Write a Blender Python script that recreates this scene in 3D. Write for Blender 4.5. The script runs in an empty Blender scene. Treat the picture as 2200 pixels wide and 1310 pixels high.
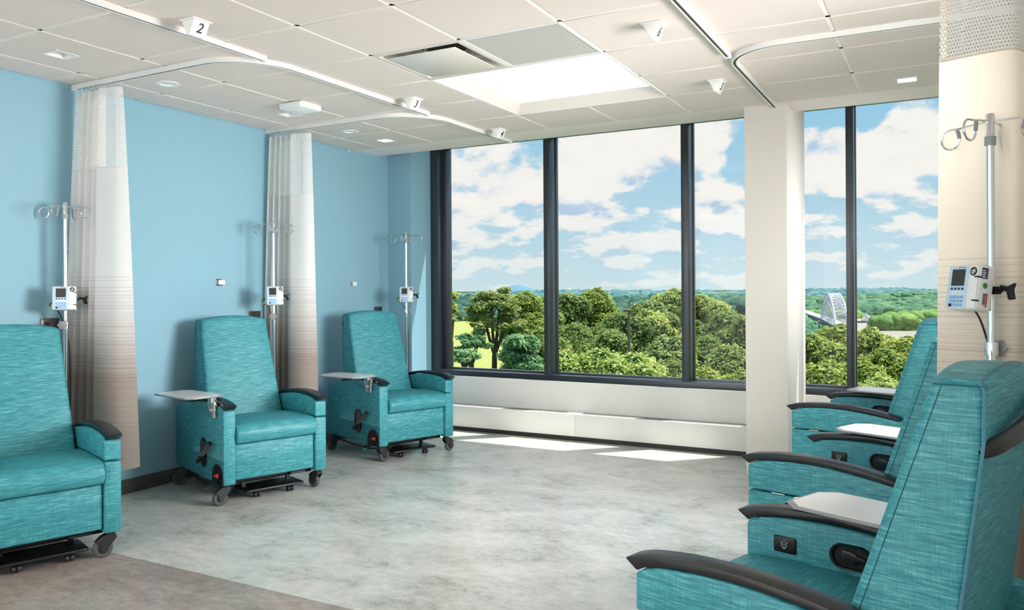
import bpy, bmesh, math, random
from math import sin, cos, pi, radians, sqrt, atan2
from mathutils import Vector, Matrix, noise

random.seed(7)
scene = bpy.context.scene
COL = scene.collection
PI = pi

# ------------------------------------------------------------------ camera numbers (frame 2200 x 1310)
FPX, YAW, HY, CAMZ, ROLL = 1712.7, .4959, 622.3, 1.4231, -.0062
RV = Vector((cos(YAW), sin(YAW), 0)); FV = Vector((-sin(YAW), cos(YAW), 0)); DV = Vector((0, 0, -1))
R2 = RV * cos(ROLL) - DV * sin(ROLL)
D2 = RV * sin(ROLL) + DV * cos(ROLL)
CAM = Vector((0, 0, CAMZ))
def ray(x, y): return FV + R2 * ((x - 1100) / FPX) + D2 * ((y - HY) / FPX)
def at(x, y, w): return CAM + ray(x, y) * w                     # a bearing and a distance -> a point outdoors
def atz(x, y, z):
    r = ray(x, y); return CAM + r * ((z - CAMZ) / r.z)

# ------------------------------------------------------------------ mesh helpers
def mesh_obj(name, bm, mat, parent=None, loc=None, rot=None, angle=38, smooth=True, recalc=True):
    if recalc: bmesh.ops.recalc_face_normals(bm, faces=bm.faces)
    me = bpy.data.meshes.new(name); bm.to_mesh(me); bm.free()
    if smooth:
        me.polygons.foreach_set('use_smooth', [True] * len(me.polygons))
        me.set_sharp_from_angle(angle=radians(angle))
    for m in (mat if isinstance(mat, (list, tuple)) else [mat]): me.materials.append(m)
    o = bpy.data.objects.new(name, me); COL.objects.link(o)
    if parent: o.parent = parent
    if loc is not None: o.location = loc
    if rot is not None: o.rotation_euler = rot
    return o
def tag(o, label=None, cat=None, group=None, kind=None):
    if label: o['label'] = label
    if cat: o['category'] = cat
    if group: o['group'] = group
    if kind: o['kind'] = kind
    return o
def empty(name, loc=(0, 0, 0), rz=0):
    o = bpy.data.objects.new(name, None); COL.objects.link(o)
    o.empty_display_size = .1; o.location = loc; o.rotation_euler = (0, 0, rz); return o
def dup(o, parent=None):
    c = o.copy(); COL.objects.link(c)
    if parent: c.parent = parent
    for ch in list(o.children): dup(ch, c)
    return c
def merge(bm, tmp, M=None):
    if M is not None: bmesh.ops.transform(tmp, matrix=M, verts=tmp.verts)
    me = bpy.data.meshes.new('tmp'); tmp.to_mesh(me); tmp.free(); bm.from_mesh(me); bpy.data.meshes.remove(me)
def bevel_all(bm, w, seg=2, ang=25):
    if w <= 0: return
    es = [e for e in bm.edges if len(e.link_faces) == 2 and e.calc_face_angle(0) > radians(ang)]
    bmesh.ops.bevel(bm, geom=es, offset=w, segments=seg, profile=.5, affect='EDGES', clamp_overlap=True)
def box(bm, x0, x1, y0, y1, z0, z1, bev=0, seg=2, M=None, mi=0):
    t = bmesh.new(); bmesh.ops.create_cube(t, size=1)
    for v in t.verts: v.co = Vector(((x0 + x1) / 2 + v.co.x * (x1 - x0), (y0 + y1) / 2 + v.co.y * (y1 - y0), (z0 + z1) / 2 + v.co.z * (z1 - z0)))
    bevel_all(t, bev, seg)
    for f in t.faces: f.material_index = mi
    merge(bm, t, M)
def prism(bm, pts, a, b, axis='y', bev=0, seg=2, M=None, ang=25):
    """2D outline pulled along an axis. axis y: pts are (x,z); x: (y,z); z: (x,y)."""
    t = bmesh.new()
    def P(p, d): return {'y': (p[0], d, p[1]), 'x': (d, p[0], p[1]), 'z': (p[0], p[1], d)}[axis]
    A = [t.verts.new(P(p, a)) for p in pts]; B = [t.verts.new(P(p, b)) for p in pts]
    n = len(pts)
    t.faces.new(A); t.faces.new(B[::-1])
    for i in range(n): t.faces.new((A[i], B[i], B[(i + 1) % n], A[(i + 1) % n]))
    bmesh.ops.recalc_face_normals(t, faces=t.faces)
    bevel_all(t, bev, seg, ang)
    merge(bm, t, M)
def tube(bm, path, r, n=10, closed=False, cap=True, M=None):
    t = bmesh.new(); P = [Vector(p) for p in path]; rings = []
    N = len(P); up = None
    for i, p in enumerate(P):
        d = (P[(i + 1) % N] - P[i - 1]) if closed or 0 < i < N - 1 else (P[1] - P[0] if i == 0 else P[-1] - P[-2])
        d.normalize()
        if up is None:
            up = Vector((0, 0, 1)) if abs(d.z) < .9 else Vector((1, 0, 0))
        s = d.cross(up); s.normalize(); up = s.cross(d); up.normalize()
        rr = r[i] if isinstance(r, (list, tuple)) else r
        rings.append([t.verts.new(p + (s * cos(2 * PI * k / n) + up * sin(2 * PI * k / n)) * rr) for k in range(n)])
    for i in range(N if closed else N - 1):
        A, B = rings[i], rings[(i + 1) % N]
        for k in range(n): t.faces.new((A[k], A[(k + 1) % n], B[(k + 1) % n], B[k]))
    if cap and not closed:
        t.faces.new(rings[0][::-1]); t.faces.new(rings[-1])
    merge(bm, t, M)
def lathe(bm, prof, n=24, M=None):
    """profile of (radius, height) turned about z."""
    t = bmesh.new(); rings = []
    for r, z in prof:
        if r < 1e-6: rings.append([t.verts.new((0, 0, z))])
        else: rings.append([t.verts.new((r * cos(2 * PI * k / n), r * sin(2 * PI * k / n), z)) for k in range(n)])
    for A, B in zip(rings, rings[1:]):
        for k in range(n):
            a, b = A[k % len(A)], A[(k + 1) % len(A)]; c, d = B[(k + 1) % len(B)], B[k % len(B)]
            vs = []
            for v in (a, b, c, d):
                if v not in vs: vs.append(v)
            if len(vs) >= 3: t.faces.new(vs)
    if len(rings[0]) > 1: t.faces.new(rings[0][::-1])
    if len(rings[-1]) > 1: t.faces.new(rings[-1])
    merge(bm, t, M)
def rrect(hx, hy, r, n=5):
    o = []
    for cx, cy, a0 in ((hx - r, hy - r, 0), (-hx + r, hy - r, 90), (-hx + r, -hy + r, 180), (hx - r, -hy + r, 270)):
        for k in range(n + 1):
            a = radians(a0 + 90 * k / n); o.append((cx + r * cos(a), cy + r * sin(a)))
    return o
def loft(bm, rings, cap0=True, cap1=True, M=None):
    t = bmesh.new(); R = [[t.verts.new(p) for p in ring] for ring in rings]
    n = len(R[0])
    for A, B in zip(R, R[1:]):
        for k in range(n): t.faces.new((A[k], A[(k + 1) % n], B[(k + 1) % n], B[k]))
    if cap0: t.faces.new(R[0][::-1])
    if cap1: t.faces.new(R[-1])
    merge(bm, t, M)
def spline(pts, k=6):
    P = [Vector(p) for p in pts]; o = []
    for i in range(len(P) - 1):
        a, b, c, d = P[max(i - 1, 0)], P[i], P[i + 1], P[min(i + 2, len(P) - 1)]
        for j in range(k):
            t = j / k
            o.append(.5 * ((2 * b) + (c - a) * t + (2 * a - 5 * b + 4 * c - d) * t * t + (3 * b - a - 3 * c + d) * t ** 3))
    o.append(P[-1]); return o
def text_bm(bm, body, size, M, ext=.0006, shear=0, align='CENTER', bold=0):
    cu = bpy.data.curves.new('t', 'FONT'); cu.body = body; cu.size = size; cu.extrude = ext; cu.shear = shear
    cu.align_x = align; cu.align_y = 'CENTER'; cu.offset = bold
    o = bpy.data.objects.new('t', cu); COL.objects.link(o)
    bpy.context.view_layer.update()
    me = bpy.data.meshes.new_from_object(o.evaluated_get(bpy.context.evaluated_depsgraph_get()))
    me.transform(M); bm.from_mesh(me); bpy.data.meshes.remove(me)
    bpy.data.objects.remove(o); bpy.data.curves.remove(cu)
def T(x=0, y=0, z=0): return Matrix.Translation((x, y, z))
def RX(a): return Matrix.Rotation(radians(a), 4, 'X')
def RY(a): return Matrix.Rotation(radians(a), 4, 'Y')
def RZ(a): return Matrix.Rotation(radians(a), 4, 'Z')

# ------------------------------------------------------------------ materials
def srgb(r, g, b):
    f = lambda c: (c / 255) / 12.92 if c / 255 <= .04045 else ((c / 255 + .055) / 1.055) ** 2.4
    return (f(r), f(g), f(b), 1)
class NT:
    def __init__(s, tree): s.t = tree
    def n(s, typ, **kw):
        nd = s.t.nodes.new(typ)
        ins = kw.pop('ins', {})
        for k, v in kw.items(): setattr(nd, k, v)
        for k, v in ins.items():
            sock = nd.inputs[k]
            if isinstance(v, bpy.types.NodeSocket): s.t.links.new(v, sock)
            else: sock.default_value = v
        return nd
    def math(s, op, a, b=None, c=None, clamp=False):
        nd = s.t.nodes.new('ShaderNodeMath'); nd.operation = op; nd.use_clamp = clamp
        for i, v in enumerate((a, b, c)):
            if v is None: continue
            if isinstance(v, bpy.types.NodeSocket): s.t.links.new(v, nd.inputs[i])
            else: nd.inputs[i].default_value = v
        return nd.outputs[0]
    def mix(s, f, a, b, typ='MIX'):
        nd = s.t.nodes.new('ShaderNodeMix'); nd.data_type = 'RGBA'; nd.blend_type = typ
        for i, v in ((0, f), (6, a), (7, b)):
            if isinstance(v, bpy.types.NodeSocket): s.t.links.new(v, nd.inputs[i])
            else: nd.inputs[i].default_value = v
        return nd.outputs[2]
    def ramp(s, f, stops, interp='LINEAR'):
        nd = s.t.nodes.new('ShaderNodeValToRGB'); nd.color_ramp.interpolation = interp
        el = nd.color_ramp.elements
        while len(el) < len(stops): el.new(.5)
        for e, (p, c) in zip(el, stops): e.position = p; e.color = c if len(c) == 4 else (*c, 1)
        s.t.links.new(f, nd.inputs[0]); return nd.outputs[0]
    def mapr(s, v, a, b, c=0, d=1, clamp=True, smooth=False):
        nd = s.t.nodes.new('ShaderNodeMapRange'); nd.clamp = clamp
        if smooth: nd.interpolation_type = 'SMOOTHSTEP'
        s.t.links.new(v, nd.inputs[0])
        for i, q in enumerate((a, b, c, d)): nd.inputs[i + 1].default_value = q
        return nd.outputs[0]
    def noise(s, vec, scale=5, detail=3, rough=.5, dims='3D', dist=0):
        nd = s.t.nodes.new('ShaderNodeTexNoise'); nd.noise_dimensions = dims
        s.t.links.new(vec, nd.inputs['Vector' if dims != '1D' else 'W'])
        nd.inputs['Scale'].default_value = scale; nd.inputs['Detail'].default_value = detail; nd.inputs['Roughness'].default_value = rough
        nd.inputs['Distortion'].default_value = dist
        return nd.outputs[0]
    def mapping(s, vec, scale=(1, 1, 1), loc=(0, 0, 0), rot=(0, 0, 0)):
        nd = s.t.nodes.new('ShaderNodeMapping'); s.t.links.new(vec, nd.inputs[0])
        nd.inputs['Scale'].default_value = scale; nd.inputs['Location'].default_value = loc; nd.inputs['Rotation'].default_value = rot
        return nd.outputs[0]
def new_mat(name):
    m = bpy.data.materials.new(name); m.use_nodes = True
    nt = NT(m.node_tree); b = m.node_tree.nodes['Principled BSDF']
    return m, nt, b
def plain(name, col, rough=.5, metal=0, spec=.5, emit=0, emitcol=None, bump=0, bscale=200, var=0, coat=0):
    m, nt, b = new_mat(name)
    b.inputs['Roughness'].default_value = rough; b.inputs['Metallic'].default_value = metal
    b.inputs['Specular IOR Level'].default_value = spec
    b.inputs['Coat Weight'].default_value = coat
    tc = nt.n('ShaderNodeTexCoord')
    nz = nt.noise(tc.outputs['Object'], bscale if bump else 3, 3)
    v = var if var else .04
    c2 = tuple(min(1, c * (1 + v)) for c in col[:3]) + (1,); c1 = tuple(c * (1 - v) for c in col[:3]) + (1,)
    nt.t.links.new(nt.mix(nz, c1, c2), b.inputs['Base Color'])
    if emit:
        b.inputs['Emission Color'].default_value = emitcol or col; b.inputs['Emission Strength'].default_value = emit
    if bump:
        bp = nt.n('ShaderNodeBump', ins={'Strength': bump, 'Distance': .002, 'Height': nz}); nt.t.links.new(bp.outputs[0], b.inputs['Normal'])
    return m
def fabric(name, sc, sc2):
    m, nt, b = new_mat(name)
    tc = nt.n('ShaderNodeTexCoord').outputs['Object']
    s1 = nt.noise(nt.mapping(tc, sc), 1, 4, .62)
    s2 = nt.noise(nt.mapping(tc, sc2, (3, 1, 7)), 1, 2, .6)
    big = nt.noise(tc, 4, 2)
    v = nt.math('ADD', nt.math('MULTIPLY', s1, .76), nt.math('MULTIPLY', s2, .24))
    col = nt.ramp(v, [(.30, srgb(20, 96, 109)), (.44, srgb(42, 126, 138)), (.56, srgb(66, 151, 160)), (.72, srgb(132, 193, 197))])
    col = nt.mix(nt.math('MULTIPLY', big, .2), col, srgb(30, 124, 132))
    nt.t.links.new(col, b.inputs['Base Color'])
    b.inputs['Roughness'].default_value = .48; b.inputs['Specular IOR Level'].default_value = .45
    bp = nt.n('ShaderNodeBump', ins={'Strength': .2, 'Distance': .001, 'Height': v}); nt.t.links.new(bp.outputs[0], b.inputs['Normal'])
    return m

M = {}
M['fab_back'] = fabric('teal woven vinyl, back', (16, 13, 210), (400, 400, 8))
M['fab_seat'] = fabric('teal woven vinyl, seat', (210, 13, 210), (8, 400, 400))
M['fab_side'] = fabric('teal woven vinyl, side', (14, 14, 210), (400, 400, 8))
M['pad'] = plain('black arm pad', srgb(15, 14, 15), .34, spec=.38)
M['blackplastic'] = plain('black plastic', srgb(20, 19, 20), .42, spec=.4)
M['blackmetal'] = plain('black painted steel', srgb(20, 19, 20), .35, spec=.5)
M['darkhole'] = plain('dark recess', srgb(6, 6, 7), .6)
M['tyre'] = plain('grey rubber', srgb(72, 76, 81), .55)
M['hub'] = plain('charcoal hub', srgb(38, 38, 42), .4)
M['chrome'] = plain('chrome', (.78, .79, .81, 1), .08, metal=1)
M['steel'] = plain('brushed steel', (.62, .61, .60, 1), .3, metal=1)
M['trayedge'] = plain('grey tray edge', srgb(150, 152, 152), .35)
M['traytop'] = plain('pale grey laminate', srgb(232, 232, 230), .22, spec=.6)
M['red'] = plain('red plastic', srgb(205, 30, 28), .4)
M['green'] = plain('green plastic', srgb(10, 140, 95), .4)
M['piping'] = plain('pale teal piping', srgb(70, 128, 148), .5, bump=.6, bscale=300, var=.35)
M['seam'] = plain('dark teal stitching', srgb(24, 92, 100), .6)
M['icon'] = plain('pale print', srgb(190, 190, 190), .5)
M['white'] = plain('white plastic', srgb(236, 237, 236), .4)
M['pumpwhite'] = plain('white pump shell', srgb(228, 231, 232), .4)
M['pumpblue'] = plain('pale blue pump face', srgb(186, 212, 232), .45)
M['key'] = plain('blue key', srgb(130, 180, 220), .5)
M['keyw'] = plain('white key', srgb(235, 240, 246), .5)
M['keyd'] = plain('navy key', srgb(28, 60, 100), .4)
M['screen'] = plain('dark screen', srgb(52, 50, 44), .25)
M['ink'] = plain('black ink', srgb(12, 12, 14), .6)
M['stickgreen'] = plain('green sticker', srgb(80, 170, 90), .6)
M['stickred'] = plain('red sticker', srgb(210, 60, 50), .6)
M['sticknavy'] = plain('navy sticker', srgb(45, 55, 85), .6)
M['greyknob'] = plain('grey knob', srgb(150, 155, 160), .45)
M['yellow'] = plain('yellow tag', srgb(215, 215, 60), .5)
M['ceil'] = plain('ceiling tile', srgb(226, 216, 209), .9, spec=.1, bump=.35, bscale=160)
M['tbar'] = plain('white ceiling grid', srgb(244, 240, 234), .6)
M['paintwhite'] = plain('white paint', srgb(238, 236, 233), .7, spec=.25)
M['column'] = plain('warm white paint', srgb(232, 226, 218), .7, spec=.25)
M['track'] = plain('white track', srgb(232, 231, 229), .35, spec=.5)
M['slot'] = plain('track slot', srgb(60, 56, 52), .6)
M['blue'] = plain('blue wall paint', srgb(140, 182, 200), .62, spec=.3, bump=.08, bscale=120)
M['base'] = plain('dark grey base', srgb(76, 72, 74), .45)
M['frame'] = plain('dark bronze aluminium', srgb(58, 63, 70), .3, metal=.35, spec=.7)
M['toe'] = plain('black toe kick', srgb(40, 38, 36), .5)
M['slotgrey'] = plain('convector slots', srgb(120, 118, 114), .6)
M['lens'] = plain('lit lens', (1, 1, 1, 1), .5, emit=6, emitcol=(1, .97, .92, 1))
M['lensoff'] = plain('unlit lens', srgb(225, 215, 205), .4)
M['panelglow'] = plain('glowing diffuser', (1, 1, 1, 1), .5, emit=1.15, emitcol=(1, .985, .96, 1))
M['well'] = plain('light well', srgb(214, 208, 200), .6)
M['stainless'] = plain('stainless plaque', srgb(232, 226, 218), .32, metal=.2)
M['duct'] = plain('dark duct', srgb(30, 27, 25), .6)
M['outlet'] = plain('dark bronze plate', srgb(96, 88, 82), .3, metal=.7)
M['outletdark'] = plain('socket', srgb(50, 44, 40), .5)
M['bulk'] = plain('bulkhead paint', srgb(240, 231, 227), .8, spec=.2)

# perforated grille
m, nt, b = new_mat('perforated grille'); M['perf'] = m
tc = nt.n('ShaderNodeTexCoord').outputs['Object']
sp = nt.n('ShaderNodeSeparateXYZ', ins={0: tc})
fx = nt.math('FRACT', nt.math('MULTIPLY', sp.outputs[0], 60)); fy = nt.math('FRACT', nt.math('MULTIPLY', sp.outputs[1], 60))
dd = nt.math('ADD', nt.math('POWER', nt.math('SUBTRACT', fx, .5), 2), nt.math('POWER', nt.math('SUBTRACT', fy, .5), 2))
nt.t.links.new(nt.mix(nt.math('LESS_THAN', dd, .11), srgb(226, 223, 220), srgb(110, 108, 106)), b.inputs['Base Color'])
b.inputs['Roughness'].default_value = .5

# vinyl floor, pale field with a taupe border
m, nt, b = new_mat('vinyl floor'); M['floor'] = m
tc = nt.n('ShaderNodeTexCoord').outputs['Object']
n1 = nt.noise(nt.mapping(tc, (2.2, 3.4, 1)), 1, 7, .62, dist=.6)
n2 = nt.noise(nt.mapping(tc, (14, 22, 1)), 1, 5, .7, dist=.8)
n3 = nt.noise(nt.mapping(tc, (60, 95, 1)), 1, 3, .7)
v = nt.math('ADD', nt.math('ADD', nt.math('MULTIPLY', n1, .5), nt.math('MULTIPLY', n2, .35)), nt.math('MULTIPLY', n3, .15))
light = nt.ramp(v, [(.36, srgb(150, 151, 144)), (.46, srgb(184, 185, 178)), (.54, srgb(199, 200, 194)), (.66, srgb(215, 215, 209))])
dark = nt.ramp(v, [(.36, srgb(122, 113, 108)), (.5, srgb(152, 141, 134)), (.66, srgb(182, 170, 162))])
sp = nt.n('ShaderNodeSeparateXYZ', ins={0: tc})
nt.t.links.new(nt.mix(nt.math('LESS_THAN', sp.outputs[1], 2.79), light, dark), b.inputs['Base Color'])
b.inputs['Roughness'].default_value = .24; b.inputs['Specular IOR Level'].default_value = .5
bp = nt.n('ShaderNodeBump', ins={'Strength': .10, 'Distance': .002, 'Height': n3}); nt.t.links.new(bp.outputs[0], b.inputs['Normal'])

# curtain cloth: white above, fine lines, taupe below (object z is the height above the floor)
def curtain_mat(name, white, hemc):
    m, nt, b = new_mat(name)
    tc = nt.n('ShaderNodeTexCoord').outputs['Object']
    z = nt.n('ShaderNodeSeparateXYZ', ins={0: tc}).outputs[2]
    t = nt.mapr(z, 1.535, .86)
    t1 = nt.math('POWER', t, 1.35)
    lines = nt.noise(z, 120, 2, .6, dims='1D')
    ln = nt.mapr(lines, .54, .60)
    on = nt.math('LESS_THAN', z, 1.53)
    solid = nt.math('LESS_THAN', z, .86)
    f = nt.math('ADD', nt.math('MULTIPLY', t1, .78), nt.math('MULTIPLY', nt.math('MULTIPLY', ln, on), nt.math('SUBTRACT', .20, nt.math('MULTIPLY', solid, .14))), clamp=True)
    col = nt.mix(f, white, hemc)
    nt.t.links.new(col, b.inputs['Base Color']); b.inputs['Roughness'].default_value = .8; b.inputs['Specular IOR Level'].default_value = .2
    b.inputs['Sheen Weight'].default_value = .15
    tr = nt.n('ShaderNodeBsdfTranslucent', ins={'Color': col})
    mx = nt.n('ShaderNodeMixShader', ins={0: .22, 1: b.outputs[0], 2: tr.outputs[0]})
    nt.t.links.new(mx.outputs[0], m.node_tree.nodes['Material Output'].inputs[0])
    return m
M['cloth'] = curtain_mat('curtain cloth', srgb(238, 237, 236), srgb(138, 114, 100))
M['clothwarm'] = curtain_mat('cream curtain cloth', srgb(236, 227, 212), srgb(146, 123, 106))
# open netting of the curtain head (uv in metres)
m, nt, b = new_mat('curtain netting'); M['net'] = m
uv = nt.n('ShaderNodeTexCoord').outputs['UV']
br = nt.n('ShaderNodeTexBrick', offset=.5, ins={'Vector': uv, 'Scale': 1.0, 'Mortar Size': .0025, 'Mortar Smooth': 0., 'Brick Width': .0105, 'Row Height': .0125})
b.inputs['Base Color'].default_value = srgb(242, 240, 236); b.inputs['Roughness'].default_value = .8
tp = nt.n('ShaderNodeBsdfTransparent')
mx = nt.n('ShaderNodeMixShader', ins={0: br.outputs['Fac'], 1: tp.outputs[0], 2: b.outputs[0]})
nt.t.links.new(mx.outputs[0], m.node_tree.nodes['Material Output'].inputs[0])
# window glass: clear with a weak reflection
m, nt, b = new_mat('window glass'); M['glass'] = m
tp = nt.n('ShaderNodeBsdfTransparent', ins={'Color': (.97, .985, .985, 1)}); gl = nt.n('ShaderNodeBsdfGlossy', ins={'Roughness': .02})
geo = nt.n('ShaderNodeNewGeometry')
dt = nt.n('ShaderNodeVectorMath', operation='DOT_PRODUCT', ins={0: geo.outputs['Incoming'], 1: geo.outputs['Normal']})
fr = nt.math('ADD', .018, nt.math('MULTIPLY', .7, nt.math('POWER', nt.math('SUBTRACT', 1, nt.math('ABSOLUTE', dt.outputs['Value'])), 5)))
mx = nt.n('ShaderNodeMixShader', ins={0: fr, 1: tp.outputs[0], 2: gl.outputs[0]})
nt.t.links.new(mx.outputs[0], m.node_tree.nodes['Material Output'].inputs[0])
# foliage
def leaf_mat(name, stops, transl=.3):
    m, nt, b = new_mat(name)
    geo = nt.n('ShaderNodeNewGeometry'); oi = nt.n('ShaderNodeObjectInfo')
    r = nt.math('ADD', nt.math('MULTIPLY', geo.outputs['Random Per Island'], .7), nt.math('MULTIPLY', oi.outputs['Random'], .3))
    c = nt.ramp(r, stops)
    nt.t.links.new(c, b.inputs['Base Color']); b.inputs['Roughness'].default_value = .55; b.inputs['Specular IOR Level'].default_value = .3
    tr = nt.n('ShaderNodeBsdfTranslucent', ins={'Color': c})
    mx = nt.n('ShaderNodeMixShader', ins={0: transl, 1: b.outputs[0], 2: tr.outputs[0]})
    nt.t.links.new(mx.outputs[0], m.node_tree.nodes['Material Output'].inputs[0])
    return m
M['leafA'] = leaf_mat('leaves, yellow green', [(0, srgb(112, 138, 52)), (.5, srgb(166, 182, 82)), (1, srgb(218, 220, 136))], .5)
M['leafB'] = leaf_mat('leaves, mid green', [(0, srgb(90, 118, 56)), (.5, srgb(138, 158, 80)), (1, srgb(204, 208, 136))], .5)
M['leafC'] = leaf_mat('leaves, pale', [(0, srgb(124, 152, 62)), (.5, srgb(180, 198, 104)), (1, srgb(226, 230, 160))], .5)
M['leafD'] = leaf_mat('leaves, blue green', [(0, srgb(80, 136, 104)), (.5, srgb(140, 180, 122)), (1, srgb(206, 222, 164))], .5)
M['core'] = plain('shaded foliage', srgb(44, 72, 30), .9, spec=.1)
M['bark'] = plain('bark', srgb(74, 66, 52), .9, bump=.6, bscale=8)
def forest_mat(name, stops, scale):
    m, nt, b = new_mat(name)
    geo = nt.n('ShaderNodeNewGeometry'); tc = nt.n('ShaderNodeTexCoord')
    n1 = nt.noise(tc.outputs['Object'], scale, 6, .7)
    r = nt.math('ADD', nt.math('MULTIPLY', geo.outputs['Random Per Island'], .45), nt.math('MULTIPLY', nt.mapr(n1, .3, .7), .55))
    nt.t.links.new(nt.ramp(r, stops), b.inputs['Base Color']); b.inputs['Roughness'].default_value = .9; b.inputs['Specular IOR Level'].default_value = .1
    bp = nt.n('ShaderNodeBump', ins={'Strength': 1., 'Distance': 3., 'Height': n1}); nt.t.links.new(bp.outputs[0], b.inputs['Normal'])
    return m
M['forestfar'] = forest_mat('haze tinted woods', [(0, srgb(56, 92, 112)), (.5, srgb(82, 122, 124)), (1, srgb(118, 150, 130))], .12)  # aerial haze painted into the greens, strongest here
M['forestmid'] = forest_mat('woods across the river', [(0, srgb(46, 84, 76)), (.5, srgb(82, 124, 94)), (1, srgb(130, 158, 108))], .16)  # greens shifted towards blue in place of air haze
M['forestisle'] = forest_mat('island woods', [(0, srgb(72, 112, 66)), (.5, srgb(116, 152, 82)), (1, srgb(164, 184, 108))], .2)
M['forestleft'] = forest_mat('woods beyond the meadow', [(0, srgb(36, 74, 78)), (.5, srgb(66, 108, 96)), (1, srgb(108, 142, 110))], .3)  # some distance haze mixed into the base colour
M['hill'] = plain('haze tinted hill', srgb(96, 130, 150), .95, spec=0)  # blue stands in for the haze in front of the hill
M['meadow'] = plain('mown meadow', srgb(146, 152, 92), .95, spec=0, var=.12)
M['hillside'] = plain('grassy hillside', srgb(70, 98, 44), .95, spec=0, var=.2)
M['river'] = plain('river water', srgb(150, 140, 130), .45, spec=.3)
M['sand'] = plain('sandbar', srgb(160, 160, 108), .9)
M['bridgepaint'] = plain('pale grey bridge steel', srgb(190, 192, 205), .6)
M['bridgedeck'] = plain('pale bridge deck', srgb(165, 168, 170), .7)
M['bridgeshade'] = plain('bridge girder', srgb(96, 112, 122), .7)
M['boatwhite'] = plain('boat white', srgb(225, 228, 235), .5)
M['boatdark'] = plain('boat hull', srgb(70, 84, 110), .5)
M['lamppost'] = plain('brown lamp post', srgb(110, 100, 84), .6)

# ------------------------------------------------------------------ room numbers
XW, ZC = -5.09, 2.80
XR = .62
GX0, GY0, G = -4.1673, 2.5085, .6096
YS0, YS1 = GY0 + 6 * G, 6.54                       # bulkhead strip between grid and window pocket
YF = 7.05                                          # face of the window frame
SUNV = Vector((.690, .667, 2.17)).normalized()

# floor
bm = bmesh.new(); box(bm, XW - .3, XR + .2, -2.7, 7.3, -.06, 0); tag(mesh_obj('floor', bm, M['floor'], smooth=False), 'pale mottled vinyl floor with a taupe border in front', kind='structure')
# walls
bm = bmesh.new()
prism(bm, [(XW, -2.5), (XW, 6.698), (-4.796, 6.698), (-4.796, YF + .16), (XW - .25, YF + .16), (XW - .25, -2.5)], 0, 3.1, 'z')
tag(mesh_obj('wall_left', bm, M['blue'], smooth=False), 'blue painted side wall with a shallow return beside the window', kind='structure')
bm = bmesh.new(); box(bm, XR, XR + .2, -2.7, 7.3, 0, 3.1); tag(mesh_obj('wall_right', bm, M['paintwhite'], smooth=False), kind='structure')
bm = bmesh.new(); box(bm, XW - .25, XR + .2, -2.7, -2.5, 0, 3.1); tag(mesh_obj('wall_rear', bm, M['paintwhite'], smooth=False), kind='structure')
bm = bmesh.new(); box(bm, -4.796, XR, 7.03, 7.25, 0, .53, .004); tag(mesh_obj('wall_window', bm, M['paintwhite']), 'low white wall under the windows', kind='structure')
bm = bmesh.new(); box(bm, XW, XW + .012, -2.5, 6.698, 0, .10, .002); box(bm, XW, -4.796, 6.686, 6.698, 0, .1, .002); box(bm, -4.796, -4.784, 6.69, 7.03, 0, .1, .002)
tag(mesh_obj('baseboard_left', bm, M['base']), 'dark grey rubber base along the blue wall', kind='structure')
bm = bmesh.new(); box(bm, -1.330, -1.020, 6.20, 7.06, 0, 3.07, .004)
tag(mesh_obj('column', bm, M['column']), 'square white column in front of the windows', kind='structure')
# bulkhead strip, pocket
bm = bmesh.new(); box(bm, XW, XR, YS0 - .012, YS1, ZC, 2.97); box(bm, XW, XR, 7.20, 7.32, 3.0, 3.2); box(bm, XW, XR, YS1 - .3, 7.32, 3.08, 3.2)
tag(mesh_obj('ceiling_bulkhead', bm, M['bulk'], smooth=False), 'white plaster strip between ceiling grid and windows', kind='structure')

# ceiling: lay-in tiles in a white grid
SPECIAL = {(2, 3), (3, 3), (2, 4), (3, 4), (2, 2), (3, 2)}
SQ = [(-4.486, 2.82), (-4.474, 4.64), (-4.49, 5.88), (-.206, 4.66), (-.204, 5.90)]
RD = [(-4.505, 3.56), (-4.505, 5.40)]
bm = bmesh.new(); bmg = bmesh.new()
def tile(x0, x1, y0, y1):
    e = .0105
    a0, a1, b0, b1 = x0 + e, x1 - e, y0 + e, y1 - e
    holes = [(x, y, .066) for x, y in SQ if a0 < x < a1 and b0 < y < b1] + [(x, y, .05) for x, y in RD if a0 < x < a1 and b0 < y < b1]
    if not holes:
        box(bm, a0, a1, b0, b1, ZC, ZC + .016, .003, 1); return
    x, y, h = holes[0]
    for q in ((a0, x - h, b0, b1), (x + h, a1, b0, b1), (x - h, x + h, b0, y - h), (x - h, x + h, y + h, b1)): box(bm, *q, ZC, ZC + .016)
for i in range(-2, 8):
    for j in range(-8, 6):
        x0, x1 = max(GX0 + i * G, XW), min(GX0 + (i + 1) * G, XR); y0, y1 = GY0 + j * G, GY0 + (j + 1) * G
        y0 = max(y0, -2.5)
        if x1 - x0 < .02 or y1 - y0 < .02: continue
        if (i, j) in SPECIAL: continue
        tile(x0, x1, y0, y1)
for i in range(-2, 9):
    x = GX0 + i * G
    if not XW < x < XR: continue
    for (ya, yb) in ([(-2.5, GY0 + 3 * G), (GY0 + 5 * G, YS0)] if i == 3 else [(-2.5, YS0)]): box(bmg, x - .012, x + .012, ya, yb, ZC + .0045, ZC + .03)
for j in range(-8, 7):
    y = GY0 + j * G
    if y < -2.5: continue
    for (xa, xb) in ([(XW, GX0 + 2 * G), (GX0 + 4 * G, XR)] if j == 4 else [(XW, XR)]): box(bmg, xa, xb, y - .012, y + .012, ZC + .0045, ZC + .03)
box(bmg, XW, XR, -2.5, YS0, ZC + .26, ZC + .3)
ce = tag(mesh_obj('ceiling', bm, M['ceil']), 'white lay-in tile ceiling with thin white grid', kind='structure')
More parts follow.
